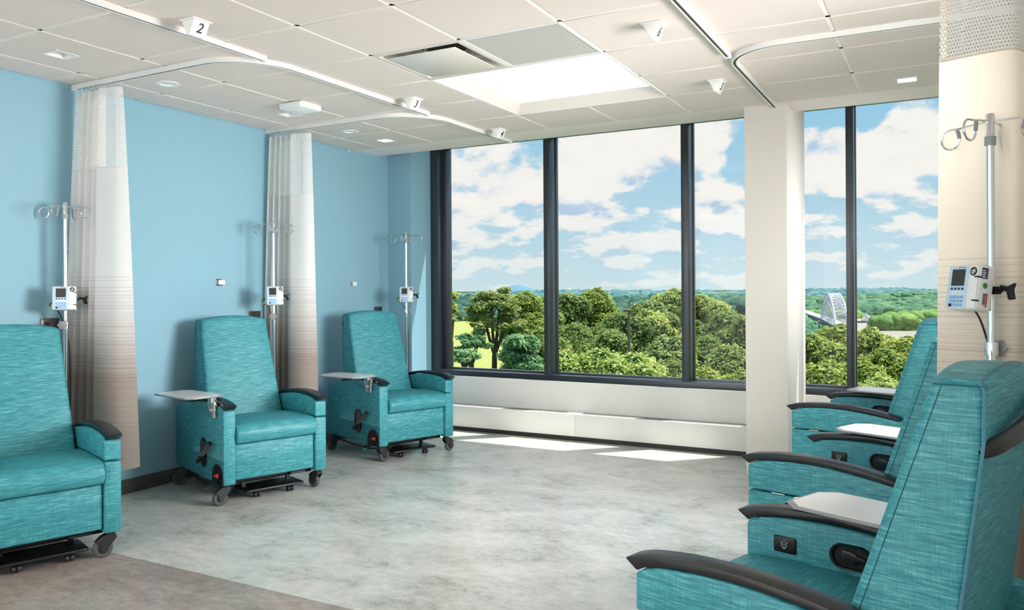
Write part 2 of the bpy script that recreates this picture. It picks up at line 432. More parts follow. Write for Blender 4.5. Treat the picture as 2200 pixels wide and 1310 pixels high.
mesh_obj('ceiling_grid', bmg, M['tbar'], ce, smooth=False)

# ------------------------------------------------------------------ windows
win = empty('window_1', (-2.1, YF, .53)); tag(win, 'floor to ceiling dark framed ribbon window overlooking trees and river', kind='structure')
def W(name, bm, mat):
    o = mesh_obj(name, bm, mat); o.parent = win; o.matrix_parent_inverse = win.matrix_basis.inverted(); return o
HEAD = 3.0
MX = [(-3.457, -3.395), (-2.077, -2.010), (-.699, -.641)]
bm = bmesh.new(); box(bm, -4.795, -4.70, YF, 7.14, .53, HEAD, .002); box(bm, -4.795, -4.655, 7.14, 7.25, .53, HEAD, .002); W('frame_jamb', bm, M['frame'])
bm = bmesh.new(); box(bm, XR - .06, XR, YF, 7.25, .53, HEAD, .002); W('frame_jamb', bm, M['frame'])
bm = bmesh.new(); box(bm, -4.70, XR - .06, YF, 7.19, .53, .585, .002); box(bm, -4.70, XR - .06, 7.19, 7.25, .53, .6, .002); W('frame_sill', bm, M['frame'])
bm = bmesh.new(); box(bm, -4.70, XR - .06, YF + .05, 7.25, HEAD - .06, HEAD, .002); W('frame_head', bm, M['frame'])
for a, c in MX:
    bm = bmesh.new(); box(bm, a, c, YF, 7.20, .585, HEAD, .002); box(bm, a - .006, c + .006, 7.20, 7.25, .585, HEAD, .001)
    box(bm, (a + c) / 2 - .002, (a + c) / 2 + .002, YF - .001, YF + .002, .585, HEAD); W('mullion', bm, M['frame'])
xs = [-4.66] + [q for ac in MX for q in ac] + [XR - .06]
for k in range(0, 8, 2):
    bm = bmesh.new(); vs = [bm.verts.new(p) for p in ((xs[k], 7.235, .59), (xs[k + 1], 7.235, .59), (xs[k + 1], 7.235, HEAD - .05), (xs[k], 7.235, HEAD - .05))]
    bm.faces.new(vs); W('pane', bm, M['glass'])
# convector cover
cv = empty('convector_cover', (-2.9, 6.95, 0)); tag(cv, 'low white convector cover with slotted top under the windows', 'radiator cover')
def CV(name, bm, mat): o = mesh_obj(name, bm, mat); o.parent = cv; o.matrix_parent_inverse = cv.matrix_basis.inverted(); return o
for (a, c) in ((-4.78, -3.05), (-3.048, -1.332), (-1.018, XR)):
    bm = bmesh.new(); box(bm, a, c, 6.86, 7.018, .042, .25, .003); CV('front_panel', bm, M['paintwhite'])
for xa, xb in ((-4.72, -3.16), (-3.0, -1.44), (-.96, XR - .12)):
    bm = bmesh.new(); x = xa
    box(bm, xa, xb, 6.893, 6.987, .2490, .2502)
    while x < xb - .08: box(bm, x, x + .088, 6.895, 6.985, .2495, .2515); x += .108
    CV('slot_grille', bm, [M['slotgrey']])
for (a, c) in ((-4.78, -1.332), (-1.018, XR)):
    bm = bmesh.new(); box(bm, a, c, 6.868, 7.018, 0, .042); CV('toe_kick', bm, M['toe'])

# ------------------------------------------------------------------ ceiling fittings
def light_square(x, y, lit, label):
    t = empty('square_downlight', (x, y, ZC)); tag(t, label, 'ceiling light', 'square downlights in the ceiling tiles')
    bm = bmesh.new(); h, i = .074, .056
    R = lambda s, z: [(-s, -s, z), (s, -s, z), (s, s, z), (-s, s, z)]
    loft(bm, [R(h, -.001), R(h, -.004), R(i, -.004), R(.05, .045)], False, False); mesh_obj('trim', bm, M['white'], t)
    bm = bmesh.new(); box(bm, -.052, .052, -.052, .052, .042, .048); mesh_obj('lens', bm, M['lens'] if lit else M['lensoff'], t)
light_square(*SQ[0], False, 'unlit square downlight in the ceiling tile nearest on the left')
light_square(*SQ[1], False, 'unlit square downlight just beyond the white wireless box')
light_square(*SQ[2], True, 'lit square downlight in the far left corner before the windows')
light_square(*SQ[3], True, 'lit square downlight against the right curtain track')
light_square(*SQ[4], True, 'lit square downlight closest to the right hand window')
for (x, y), lit, lab in zip(RD, (False, True), ('unlit round downlight behind the near left curtain', 'lit round downlight behind the far left curtain')):
    t = empty('round_downlight', (x, y, ZC)); tag(t, lab, 'ceiling light', 'round downlights')
    bm = bmesh.new(); lathe(bm, [(.076, .002), (.075, -.004), (.052, -.004), (.046, .03), (.050, .04), (.076, .01)], 32); mesh_obj('trim', bm, M['white'], t)
    bm = bmesh.new(); lathe(bm, [(.0, .026), (.047, .026), (.047, .032), (0, .032)], 32); mesh_obj('lens', bm, M['lens'] if lit else M['lensoff'], t)
# wireless box
t = empty('ceiling_wireless_box', (-4.17, 4.44, ZC)); tag(t, 'flat white rounded box fixed under the ceiling on the left', 'access point')
bm = bmesh.new(); loft(bm, [[(a, c, z) for a, c in rrect(.112 * s, .112 * s, .022 * s)] for s, z in ((.94, 0), (1, -.008), (1, -.034), (.97, -.043), (.9, -.046))]); mesh_obj('shell', bm, M['white'], t)
bm = bmesh.new(); lathe(bm, [(0, -.0475), (.004, -.0475), (.004, -.0458), (0, -.0458)], 10, T(-.02, .02)); mesh_obj('indicator', bm, M['greyknob'], t)
# big recessed luminaire
X0, X1, Y0, Y1 = GX0 + 2 * G, GX0 + 4 * G, GY0 + 3 * G, GY0 + 5 * G
t = empty('skylight_panel', ((X0 + X1) / 2, (Y0 + Y1) / 2, ZC)); tag(t, 'large glowing square recessed light panel in the middle of the ceiling', 'ceiling light')
hx = (X1 - X0) / 2
SQR = lambda s, z: [(-s, -s, z), (s, -s, z), (s, s, z), (-s, s, z)]
bm = bmesh.new(); loft(bm, [SQR(hx, .01), SQR(hx, -.002), SQR(hx - .014, -.002), SQR(hx - .014, .01)], False, False); mesh_obj('frame', bm, M['white'], t, smooth=False)
bm = bmesh.new(); loft(bm, [SQR(hx - .014, .0), SQR(hx - .075, .075)], False, False); mesh_obj('light_well', bm, M['well'], t, smooth=False)
bm = bmesh.new(); loft(bm, [SQR(hx - .076, .072), SQR(hx - .076, .08)]); mesh_obj('diffuser', bm, M['panelglow'], t, smooth=False)
# plaque diffuser
t = empty('air_diffuser', (GX0 + 2.5 * G, GY0 + 2.5 * G, ZC)); tag(t, 'square stainless air diffuser with a plain plaque face', 'air vent')
h = G / 2
bm = bmesh.new(); loft(bm, [SQR(h - .006, .008), SQR(h - .006, -.003), SQR(h - .03, -.003), SQR(h - .075, .06), SQR(.14, .10)], False, False); mesh_obj('cone', bm, M['stainless'], t, smooth=False)
bm = bmesh.new(); box(bm, -.232, .232, -.232, .232, -.012, -.006, .003); mesh_obj('plaque', bm, M['stainless'], t)
bm = bmesh.new(); lathe(bm, [(.15, .09), (.15, .25), (0, .25)], 24); mesh_obj('duct_neck', bm, M['duct'], t)
for a in (0, 90, 180, 270):
    bm = bmesh.new(); box(bm, .17, .19, -.01, .01, -.008, .05, 0, 1, RZ(a)); mesh_obj('hanger', bm, M['steel'], t)
# perforated return
t = empty('return_grille', (GX0 + 3.5 * G, GY0 + 2.5 * G, ZC)); tag(t, 'square perforated metal return air grille beside the diffuser', 'air vent')
bm = bmesh.new(); loft(bm, [SQR(h - .004, .012), SQR(h - .004, -.002), SQR(h - .018, -.002), SQR(h - .018, .004)], False, False); mesh_obj('frame', bm, M['white'], t, smooth=False)
bm = bmesh.new(); box(bm, -h + .016, h - .016, -h + .016, h - .016, .001, .004); mesh_obj('perforated_face', bm, M['perf'], t, smooth=False)
# bay number signs
def bay_sign(num, x, y, label):
    t = empty('bay_number_sign', (x, y, ZC)); tag(t, label, 'sign', 'bay number signs under the ceiling')
    bm = bmesh.new(); box(bm, -.056, .056, -.058, .058, -.008, 0, .003); mesh_obj('mounting_plate', bm, M['white'], t)
    bm = bmesh.new(); prism(bm, [(-.045, -.008), (.045, -.008), (.01, -.082), (-.01, -.082)], -.05, .05, 'y', .004, 2); mesh_obj('wedge', bm, M['white'], t)
    # numeral lies on the slanted +x face
    n = Vector((.074, 0, -.035)).normalized(); up = Vector((.035, 0, .074)).normalized(); rt = Vector((0, 1, 0))
    c = Vector((.0278, 0, -.044)) + n * .0006
    Mx = Matrix(((rt.x, up.x, n.x, c.x), (rt.y, up.y, n.y, c.y), (rt.z, up.z, n.z, c.z), (0, 0, 0, 1)))
    bm = bmesh.new(); text_bm(bm, num, .072, Mx, .0004, .18, bold=.0008); mesh_obj('numeral', bm, M['ink'], t, smooth=False)
bay_sign('2', -3.336, 2.805, 'white wedge sign with black number 2')
bay_sign('3', -3.345, 4.70, 'white wedge sign with black number 3')
bay_sign('4', -3.345, 5.965, 'white wedge sign with black number 4')
bay_sign('5', -1.310, 5.30, 'white wedge sign with black number 5')
bay_sign('6', -1.318, 4.009, 'white wedge sign with black number 6')
# curtain tracks
def track(path, label, name='curtain_track'):
    P = [Vector((x, y, ZC)) for x, y in path]
    c = P[0].copy(); t = empty(name, c); tag(t, label, 'curtain track', 'curtain tracks under the ceiling')
    def sweep(sec):
        bm = bmesh.new(); rings = []
        for i, p in enumerate(P):
            d = (P[min(i + 1, len(P) - 1)] - P[max(i - 1, 0)]).normalized(); s = Vector((d.y, -d.x, 0))
            rings.append([tuple(p - c + s * a + Vector((0, 0, z))) for a, z in sec])
        loft(bm, rings); return bm
    mesh_obj('rail', sweep([(-.0165, 0), (.0165, 0), (.0165, -.030), (.008, -.030), (.008, -.027), (-.008, -.027), (-.008, -.030), (-.0165, -.030)]), M['track'], t)
    mesh_obj('slot', sweep([(-.0075, -.0265), (.0075, -.0265), (.0075, -.0275), (-.0075, -.0275)]), M['slot'], t)
    for p in (0, -1):
        d = (P[1] - P[0]) if p == 0 else (P[-1] - P[-2]); a = atan2(d.y, d.x)
        bm = bmesh.new(); box(bm, -.012, .012, -.019, .019, -.033, 0, .002, 1, T(*(P[p] - c)) @ Matrix.Rotation(a, 4, 'Z')); mesh_obj('end_cap', bm, M['track'], t)
def arc(cx, cy, r, a0, a1, n=14): return [(cx + r * cos(radians(a0 + (a1 - a0) * k / n)), cy + r * sin(radians(a0 + (a1 - a0) * k / n))) for k in range(n + 1)]
XL, XT = -3.495, -1.10
track([(XL, -2.3), (XL, 3.42)], 'long white curtain track running past the number 2 sign')
track([(XW + .01, 3.29)] + arc(XL - .38, 3.29 + .38, .38, -90, 0) + [(XL, 5.10)], 'white curtain track curving to the left wall over the near curtain')
track([(XW + .01, 5.01)] + arc(XL - .38, 5.01 + .38, .38, -90, 0) + [(XL, 6.44)], 'white curtain track curving to the left wall over the far curtain')
track([(XT, -2.3), (XT, 2.9)], 'white curtain track running overhead on the right towards the camera')
track([(XR - .02, 3.2)] + arc(XT + .30, 3.2 + .30, .30, 270, 180) + [(XT, 4.70)], 'white curtain track on the right passing the number 6 sign')
track([(XR - .02, 4.64)] + arc(XT + .30, 4.60 + .30, .30, 270, 180) + [(XT, 6.19)], 'white curtain track curving to the right by the lit downlight')

# ------------------------------------------------------------------ curtains
def curtain(path_top, path_bot, zb, label, cloth, hooks=14, steps=26, lift=None, seam=None):
    """two plan outlines (head and hem) joined by a sheet; the sheet has a net head and a cloth body."""
    A = spline(path_top, 8); B = spline(path_bot, 8); n = min(len(A), len(B))
    base = Vector((A[0].x, A[0].y, 0)); t = empty('privacy_curtain', base); tag(t, label, 'curtain', 'privacy curtains')
    L = [0.]
    for i in range(1, n): L.append(L[-1] + (B[i] - B[i - 1]).length)
    ztop, zn0, zn1 = 2.735, 2.685, 2.222
    def pt(i, z):
        f = (ztop - z) / (ztop - zb); f = max(0, min(1, f)) ** .8
        p = A[i].lerp(B[i], f); return Vector((p.x, p.y, z)) - base
    def sheet(z1, z0, k, hem=False):
        bm = bmesh.new(); uvl = bm.loops.layers.uv.new('uv'); V = []
        for r in range(k + 1):
            z = z1 + (z0 - z1) * r / k
            row = []
            for i in range(n):
                zz = z
                if hem and lift: zz = z + lift(i / (n - 1)) * (r / k)
                row.append((bm.verts.new(pt(i, zz)), L[i], zz))
            V.append(row)
        for r in range(k):
            for i in range(n - 1):
                q = (V[r][i], V[r][i + 1], V[r + 1][i + 1], V[r + 1][i])
                f = bm.faces.new([v[0] for v in q])
                for lp, v in zip(f.loops, q): lp[uvl].uv = (v[1], v[2])
        return bm
    mesh_obj('header_band', sheet(ztop, zn0, 2), cloth, t, recalc=False, angle=80)
    mesh_obj('net_head', sheet(zn0, zn1, 12), M['net'], t, recalc=False, angle=80)
    o = mesh_obj('cloth_body', sheet(zn1, zb, steps, True), cloth, t, recalc=False, angle=80)
    # head hem of the cloth body and side hem on the net
    bm = bmesh.new(); tube(bm, [pt(i, zn1 - .004) for i in range(n)], .0035, 6); mesh_obj('top_seam', bm, cloth, t)
    if seam is not None:
        k = min(n - 1, int(seam * n)); bm = bmesh.new()
        w = 3
        ring = [[tuple(pt(min(k + d, n - 1), z) + Vector((.0, -.004, 0))) for d in range(w)] for z in (zn0, (zn0 + zn1) / 2, zn1)]
        vs = [[bm.verts.new(p) for p in r] for r in ring]
        for r in range(2):
            for d in range(w - 1): bm.faces.new((vs[r][d], vs[r][d + 1], vs[r + 1][d + 1], vs[r + 1][d]))
        mesh_obj('edge_tape', bm, cloth, t, recalc=False)
    for h_ in range(hooks):
        i = int((h_ + .5) / hooks * (n - 1)); p = pt(i, ztop)
        # carriers run in the track, which keeps to the straight line of the head
        bm = bmesh.new(); q = Vector((p.x, A[0].y - base.y, ZC - .032))
        tube(bm, [q, q + Vector((0, 0, -.008)), p.lerp(q, .4) + Vector((.003, 0, 0)), p + Vector((-.003, 0, .006)), p + Vector((0, 0, -.014)), p + Vector((.006, 0, -.016))], .0016, 5)
        mesh_obj('hook', bm, M['steel'], t)
    return t
def folds(x0, x1, y, n, amp, tail, seed):
    r = random.Random(seed); P = []
    for i in range(n):
        P.append((x0 + (x1 - x0) * i / (n - 1) + r.uniform(-.006, .006), y + (amp if i % 2 else -amp) * r.uniform(.75, 1.1), 0))
    return P + [(a, b, 0) for a, b in tail]
curtain(folds(-5.0, -4.77, 3.285, 9, .034, [(-4.70, 3.262), (-4.635, 3.275), (-4.597, 3.295)], 1),
        folds(-5.068, -4.76, 3.235, 9, .062, [(-4.65, 3.165), (-4.53, 3.20), (-4.43, 3.285)], 2), .20,
        'nearer left privacy curtain, white netted top fading to taupe hem', M['cloth'], lift=lambda s: .13 * max(0, s - .55) / .45, seam=.9)
curtain(folds(-5.02, -4.79, 5.01, 9, .034, [(-4.73, 4.99), (-4.65, 5.005), (-4.607, 5.03)], 3),
        folds(-5.07, -4.78, 4.97, 9, .06, [(-4.68, 4.90), (-4.60, 4.945), (-4.54, 5.03)], 4), .22,
        'farther left privacy curtain, hanging behind the middle recliner', M['cloth'], lift=lambda s: .1 * max(0, s - .55) / .45, seam=.88)
curtain(folds(.22, .58, 3.20, 8, .05, [], 5)[::-1] + [(.14, 3.15, 0), (.07, 3.175, 0), (.0, 3.20, 0)],
        folds(.21, .59, 3.20, 8, .06, [], 6)[::-1] + [(.13, 3.14, 0), (.05, 3.165, 0), (-.03, 3.20, 0)], .22,
        'cream privacy curtain at the right edge behind the foreground drip stand', M['clothwarm'], hooks=12, seam=.955)

# ------------------------------------------------------------------ recliner (faces +x, sitter's left is +y)
def smooth_pts(p, k=5): return [(v.x, v.y) for v in spline([(a, b, 0) for a, b in p], k)]
def wheel_bm(r=.05, w=.028):
    bm = bmesh.new()
    lathe(bm, [(r * .62, -w / 2), (r * .88, -w / 2), (r, -w * .25), (r, w * .25), (r * .88, w / 2), (r * .62, w / 2)], 24, RX(90)); return bm
def caster(parent, x, y, swivel, label=None):
    t = empty('caster', (x, y, 0), radians(swivel)); t.parent = parent
    bm = bmesh.new()
    lathe(bm, [(.021, .112), (.024, .118), (.024, .15), (.016, .155)], 16)
    pr = smooth_pts([(.028, .10), (.02, .124), (-.01, .126), (-.045, .108), (-.07, .082)], 4) + [(-.062, .072), (-.03, .072), (-.016, .044), (-.033, .034), (-.052, .044), (-.055, .052), (-.02, .06)]
    pr = smooth_pts([(.026, .098), (.02, .122), (-.01, .126), (-.048, .112), (-.078, .085)], 4) + [(-.06, .078), (-.055, .058), (-.05, .036), (-.036, .032), (-.024, .042), (.01, .08)]
    for s in (-1, 1):
        a, c = sorted((s * .017, s * .023)); prism(bm, pr, a, c, 'y', .002, 1)
    prism(bm, smooth_pts([(.024, .10), (.02, .122), (-.01, .126), (-.048, .112), (-.074, .088)], 4) + [(-.07, .080), (-.045, .104), (-.01, .114), (.014, .108)], -.02, .02, 'y', .002, 1)
    mesh_obj('fork', bm, M['hub'], t)
    w = mesh_obj('wheel', wheel_bm(), M['tyre'], t, (-.040, 0, .050))
    bm = bmesh.new(); lathe(bm, [(.006, -.0165), (.016, -.0165), (.030, -.0135), (.031, .0135), (.016, .0165), (.006, .0165)], 20, RX(90))
    mesh_obj('wheel_hub', bm, M['hub'], t, (-.040, 0, .050))
    return t
def build_recliner():
    R = empty('recliner')
    # --- back: wedge that leans, thicker low down, arched top
    def xf(z): return -.085 + (z - .52) * (-.222 / .69)
    def xr(z): return -.36 - .055 * max(0, min(1, (z - .62) / .45)) + .035 * max(0, (.62 - z) / .2)
    bm = bmesh.new(); rings = []
    N = 9
    def ring(z, shrink=0., arch=1.):
        f = (z - .50) / .71
        hw = .283 + (.252 - .283) * f - shrink
        x1, x0 = xf(z) - shrink * .55, xr(z) + shrink * .55
        cx, hx = (x0 + x1) / 2, (x1 - x0) / 2
        o = []
        for a, c in rrect(hx, hw, min(.022, hx * .6), 4):
            yy = c / hw; crown = .014 * (1 - yy * yy) if a > 0 else .006 * (1 - yy * yy) * -1
            o.append((cx + a + crown, c, z + arch * .024 * (1 - yy * yy)))
        # refine long sides so that the crown and arch curve
        out = []
        for i in range(len(o)):
            p, q = Vector(o[i]), Vector(o[(i + 1) % len(o)]); out.append(tuple(p))
            if abs(p.y - q.y) > .2:
                for k in range(1, 10):
                    v = p.lerp(q, k / 10); yy = v.y / hw
                    base = (x1 if p.x > cx else x0)
                    out.append((base + ((.014 if p.x > cx else -.006) * (1 - yy * yy)), v.y, z + arch * .024 * (1 - yy * yy)))
        return out
    zs = [.40, .46, .52, .6, .7, .8, .9, 1.0, 1.1, 1.17, 1.20]
    rings = [ring(z, 0, max(0, (z - .8) / .4)) for z in zs] + [ring(1.206, .004), ring(1.211, .012), ring(1.213, .03)]
    mid = [((xf(1.2) + xr(1.2)) / 2, y, z) for x, y, z in rings[-2]]; rings[-1] = [tuple(Vector(p).lerp(Vector(q), .12) + Vector((0, 0, .0015))) for p, q in zip(rings[-2], mid)]; rings.append([(x, y, z + .004) for x, y, z in mid])
    loft(bm, rings, True, False); bmesh.ops.remove_doubles(bm, verts=bm.verts, dist=.0004); back = mesh_obj('backrest', bm, M['fab_back'], R, angle=50)
    for s in (-1, 1):
        bm = bmesh.new(); P = []
        for z in [.50, .6, .7, .8, .9, 1.0, 1.08, 1.15, 1.195]:
            f = (z - .50) / .71; P.append((xr(z) + .002, s * (.283 - .031 * f - .002), z))
        P += [(xr(1.2) + .012, s * .247, 1.209)]
        P += [(xr(1.21) + .012, s * .247 * (1 - k / 6), 1.212 + .024 * (1 - (1 - k / 6) ** 2)) for k in range(1, 7)]
        tube(bm, P, .0042, 6); mesh_obj('piping', bm, M['piping'], back)
    for s in (-1, 1):
        bm = bmesh.new(); hw_ = lambda z: .283 - .031 * (z - .50) / .71
        tube(bm, [(xf(z) - .024, s * (hw_(z) + .0002), z) for z in [.50 + .07 * k for k in range(11)]], .0013, 5)
        tube(bm, [(xf(1.203) - .004, s * (hw_(1.2) - .001), 1.203), (xf(1.203) - .05, s * (hw_(1.2) + .0004), 1.2035), (xr(1.2) + .004, s * (hw_(1.2) - .001), 1.203)], .0016, 5)
        mesh_obj('stitched_seam', bm, M['seam'], back)
    # push bar across the rear of the back
    bm = bmesh.new(); tube(bm, spline([(-.392, .238, 1.058), (-.420, .215, 1.066), (-.436, .16, 1.076), (-.448, .08, 1.088), (-.455, -.08, 1.110), (-.452, -.17, 1.122), (-.435, -.225, 1.128), (-.40, -.238, 1.13)], 5), .020, 14)
    mesh_obj('push_bar', bm, M['blackmetal'], R)
    # --- seat cushion
    pr = [(.405, .402), (.428, .408), (.448, .425), (.460, .452), (.458, .482), (.444, .506), (.418, .522), (.37, .531), (.25, .536), (.1, .534), (-.03, .526), (-.13, .515), (-.18, .505), (-.18, .402)]
    bm = bmesh.new(); rr = []
    for y, s in [(-.287, .93), (-.284, .97), (-.276, 1.), (-.2, 1.0), (-.1, 1.), (0, 1.), (.1, 1.), (.2, 1.0), (.276, 1.), (.284, .97), (.287, .93)]:
        cz = .46; cr = .008 * (1 - (y / .29) ** 2)
        rr.append([(.14 + (x - .14) * (1 - (1 - s) * .35), y, cz + (z - cz) * s + (cr if z > .5 else 0)) for x, z in pr])
    loft(bm, rr); mesh_obj('seat', bm, M['fab_seat'], R, angle=60)
    # --- front panel
    bm = bmesh.new(); box(bm, .345, .402, -.288, .288, .158, .398, .010, 3); mesh_obj('front_panel', bm, M['fab_side'], R)
    # --- right side (one panel), left side (fixed panel and fold down arm)
    top = smooth_pts([(.424, .628), (.38, .650), (.28, .664), (.12, .668), (-.04, .655), (-.2, .632), (-.36, .606)], 4)
    pr = [(.424, .138)] + top + smooth_pts([(-.42, .594), (-.462, .574), (-.478, .54), (-.484, .50)], 3) + [(-.492, .25), (-.485, .150), (-.47, .138)]
    bm = bmesh.new(); prism(bm, pr, -.374, -.291, 'y', .007, 3, ang=40); rp = mesh_obj('side_panel', bm, M['fab_side'], R)
    bm = bmesh.new(); prism(bm, [(.424, .138), (.424, .518), (-.30, .518), (-.31, .604), (-.36, .600)] + smooth_pts([(-.42, .590), (-.462, .572), (-.478, .54), (-.484, .50)], 3) + [(-.492, .25), (-.485, .150), (-.47, .138)], .291, .374, 'y', .007, 3, ang=40)
    mesh_obj('side_panel', bm, M['fab_side'], R)
    bm = bmesh.new(); prism(bm, [(.424, .526)] + top[:-4] + [(-.296, .610), (-.296, .526)], .291, .374, 'y', .007, 3, ang=40); fl = mesh_obj('fold_down_arm', bm, M['fab_side'], R)
    bm = bmesh.new(); box(bm, .25, .31, .366, .3755, .520, .524); mesh_obj('hinge', bm, M['steel'], fl)
    # --- arm pads
    tp = smooth_pts([(.462, .662), (.40, .680), (.28, .694), (.14, .697), (.0, .688), (-.12, .671), (-.22, .648)], 4)
    bt = smooth_pts([(-.225, .628), (-.12, .648), (.0, .664), (.14, .671), (.28, .667), (.38, .653), (.422, .634)], 4)
    for s in (-1, 1):
        bm = bmesh.new(); prism(bm, tp + bt, s * .333 - .039, s * .333 + .039, 'y', .0045, 2, ang=30); mesh_obj('arm_pad', bm, M['pad'], R)
    # --- controls
    bm = bmesh.new(); box(bm, .250, .326, -.293, -.283, .552, .606, .005); cp = mesh_obj('control_panel', bm, M['blackplastic'], R)
    bm = bmesh.new(); c = Vector((.288, -.2815, .580))
    tube(bm, [c + Vector((.009 * cos(a), 0, .009 * sin(a))) for a in [radians(140 + 260 * k / 14) for k in range(15)]], .0011, 4)
    for a in (40, 90, 140): tube(bm, [c + Vector((.009 * cos(radians(a)), 0, .009 * sin(radians(a)))), c + Vector((.0145 * cos(radians(a)), 0, .0145 * sin(radians(a))))], .0014, 4)
    tube(bm, [c + Vector((-.004, 0, -.002)), c + Vector((.0, 0, .003)), c + Vector((.004, 0, -.001))], .0012, 4)
    tube(bm, [c + Vector((-.005, 0, -.012)), c + Vector((.005, 0, -.012))], .001, 4)
    mesh_obj('power_symbol', bm, M['icon'], cp)
    bm = bmesh.new(); hp = rrect(.066, .040, .0395, 10)
    loft(bm, [[(.075 + a * s, -.291 + d, .583 + c_ * s) for a, c_ in hp] for s, d in ((1, 0), (1, .006), (.96, .009), (.86, .008), (.80, .003), (.78, .0015))])
    rh = mesh_obj('release_recess', bm, M['blackplastic'], R)
    bm = bmesh.new(); prism(bm, [(.10, .605), (.06, .600), (.055, .592), (.03, .588), (.03, .574), (.055, .572), (.062, .562), (.105, .560)], -.290, -.281, 'y', .003, 2)
    mesh_obj('release_lever', bm, M['blackmetal'], rh)
    # crank on the outside of the right panel
    bm = bmesh.new(); hp = rrect(.058, .102, .0575, 10)
    loft(bm, [[(.070 + a * s, -.374 - d, .312 + c_ * s) for a, c_ in hp] for s, d in ((1, -.004), (1, .004), (.93, .005), (.86, .0015))]); ck = mesh_obj('crank_recess', bm, M['blackplastic'], R)
    bm = bmesh.new(); tube(bm, [(.10, -.376, .30), (.10, -.405, .292)], .016, 12)
    tube(bm, [(.050, -.408, .250), (.095, -.410, .280), (.185, -.412, .340), (.268, -.414, .396), (.284, -.414, .407), (.290, -.414, .411)], [.014, .014, .0165, .0185, .0175, .011], 14); mesh_obj('crank_bar', bm, M['blackmetal'], ck)
    # brake pedal arch
    pr = [(.232, .137)] + [(.322 - .090 * cos(radians(a)), .185 + .085 * sin(radians(a))) for a in range(0, 181, 15)] + [(.412, .137)]
    bm = bmesh.new(); prism(bm, pr, -.378, -.372, 'y'); bp_ = mesh_obj('pedal_plate', bm, M['blackplastic'], R)
    bm = bmesh.new(); lathe(bm, [(0, -.005), (.017, -.005), (.017, .005), (0, .005)], 18, T(.365, -.400, .205) @ RX(20)); mesh_obj('brake_pedal', bm, M['red'], bp_)
    bm = bmesh.new(); tube(bm, [(.365, -.375, .188), (.365, -.405, .19)], .015, 10); tube(bm, [(.36, -.385, .15), (.32, -.40, .14), (.25, -.412, .12)], .012, 8); mesh_obj('pedal_arm', bm, M['blackplastic'], bp_)
    bm = bmesh.new(); lathe(bm, [(0, -.005), (.019, -.005), (.019, .005), (0, .005)], 18, T(.245, -.414, .107) @ RX(10)); mesh_obj('steer_pedal', bm, M['green'], bp_)
    # rear storage pocket
    bm = bmesh.new(); box(bm, -.499, -.486, -.34, .34, .20, .46, .004); mesh_obj('rear_pocket', bm, M['fab_side'], R)
    # --- chassis
    bm = bmesh.new(); box(bm, -.43, .34, -.27, .27, .135, .22, .005); tube(bm, [(-.40, -.33, .10), (-.1, -.34, .088), (.22, -.35, .092), (.3, -.33, .105)], .008, 8)
    tube(bm, [(-.38, -.31, .118), (-.38, .31, .118)], .014, 8); tube(bm, [(.30, -.31, .128), (.30, .31, .128)], .014, 8); box(bm, .33, .36, .13, .24, .13, .145)
    mesh_obj('chassis', bm, M['blackmetal'], R)
    bm = bmesh.new(); prism(bm, rrect(.11, .215, .02, 4), .052, .066, 'z', .003, 2, T(.258, .015)); fp = mesh_obj('footplate', bm, M['blackmetal'], R)
    for y in (-.15, .18):
        bm = bmesh.new(); box(bm, .19, .21, y - .012, y + .012, .06, .15); mesh_obj('bracket', bm, M['blackmetal'], fp)
    for y in (-.10, .145):
        bm = bmesh.new()
        for d in (-.013, .013): lathe(bm, [(0, -.009), (.017, -.009), (.020, -.004), (.020, .004), (.017, .009), (0, .009)], 16, T(.315, y + d, .0205) @ RX(90))
        tube(bm, [(.315, y, .02), (.315, y, .055)], .006, 8)
        mesh_obj('twin_caster', bm, M['hub'], fp)
    caster(R, .365, -.335, 150); caster(R, .365, .335, -25); caster(R, -.385, -.345, 55); caster(R, -.385, .345, 60)
    # --- tray on a clamp at the right arm
    br = empty('tray_bracket', (.27, -.378, .60)); br.parent = R
    bm = bmesh.new(); box(bm, -.035, .05, -.020, 0, -.025, .085, .004); box(bm, -.05, .065, -.026, .0, .055, .075, .003); mesh_obj('clamp_plate', bm, M['steel'], br)
    bm = bmesh.new(); tube(bm, [(-.06, -.012, .095), (-.055, -.012, .05), (-.03, -.02, .02)], .006, 8); tube(bm, [(.06, -.02, .09), (.07, -.02, .03)], .005, 8); tube(bm, [(.0, -.01, .03), (0, -.034, .03)], .012, 12); tube(bm, [(.0, -.01, .08), (.0, -.01, .112)], .03, 16); mesh_obj('clamp_lever', bm, M['chrome'], br)
    tr = empty('tray', (.27, -.378, .712)); tr.parent = R
    def outline(g): 
        c = .05
        a0, a1, b0, b1 = -.20 - g, .29 + g, -.14 - g, .14 + g
        return [(a0 + c, b0), (a1 - c, b0), (a1, b0 + c), (a1, b1 - c), (a1 - c, b1), (a0 + c, b1), (a0, b1 - c), (a0, b0 + c)]
    bm = bmesh.new(); prism(bm, outline(0), 0, .010, 'z', .003, 2); mesh_obj('rim', bm, M['trayedge'], tr)
    bm = bmesh.new(); prism(bm, outline(-.012), .0095, .0112, 'z'); mesh_obj('tray_top', bm, M['traytop'], tr)
    return R
GRP = 'teal infusion recliners'
REC = build_recliner()
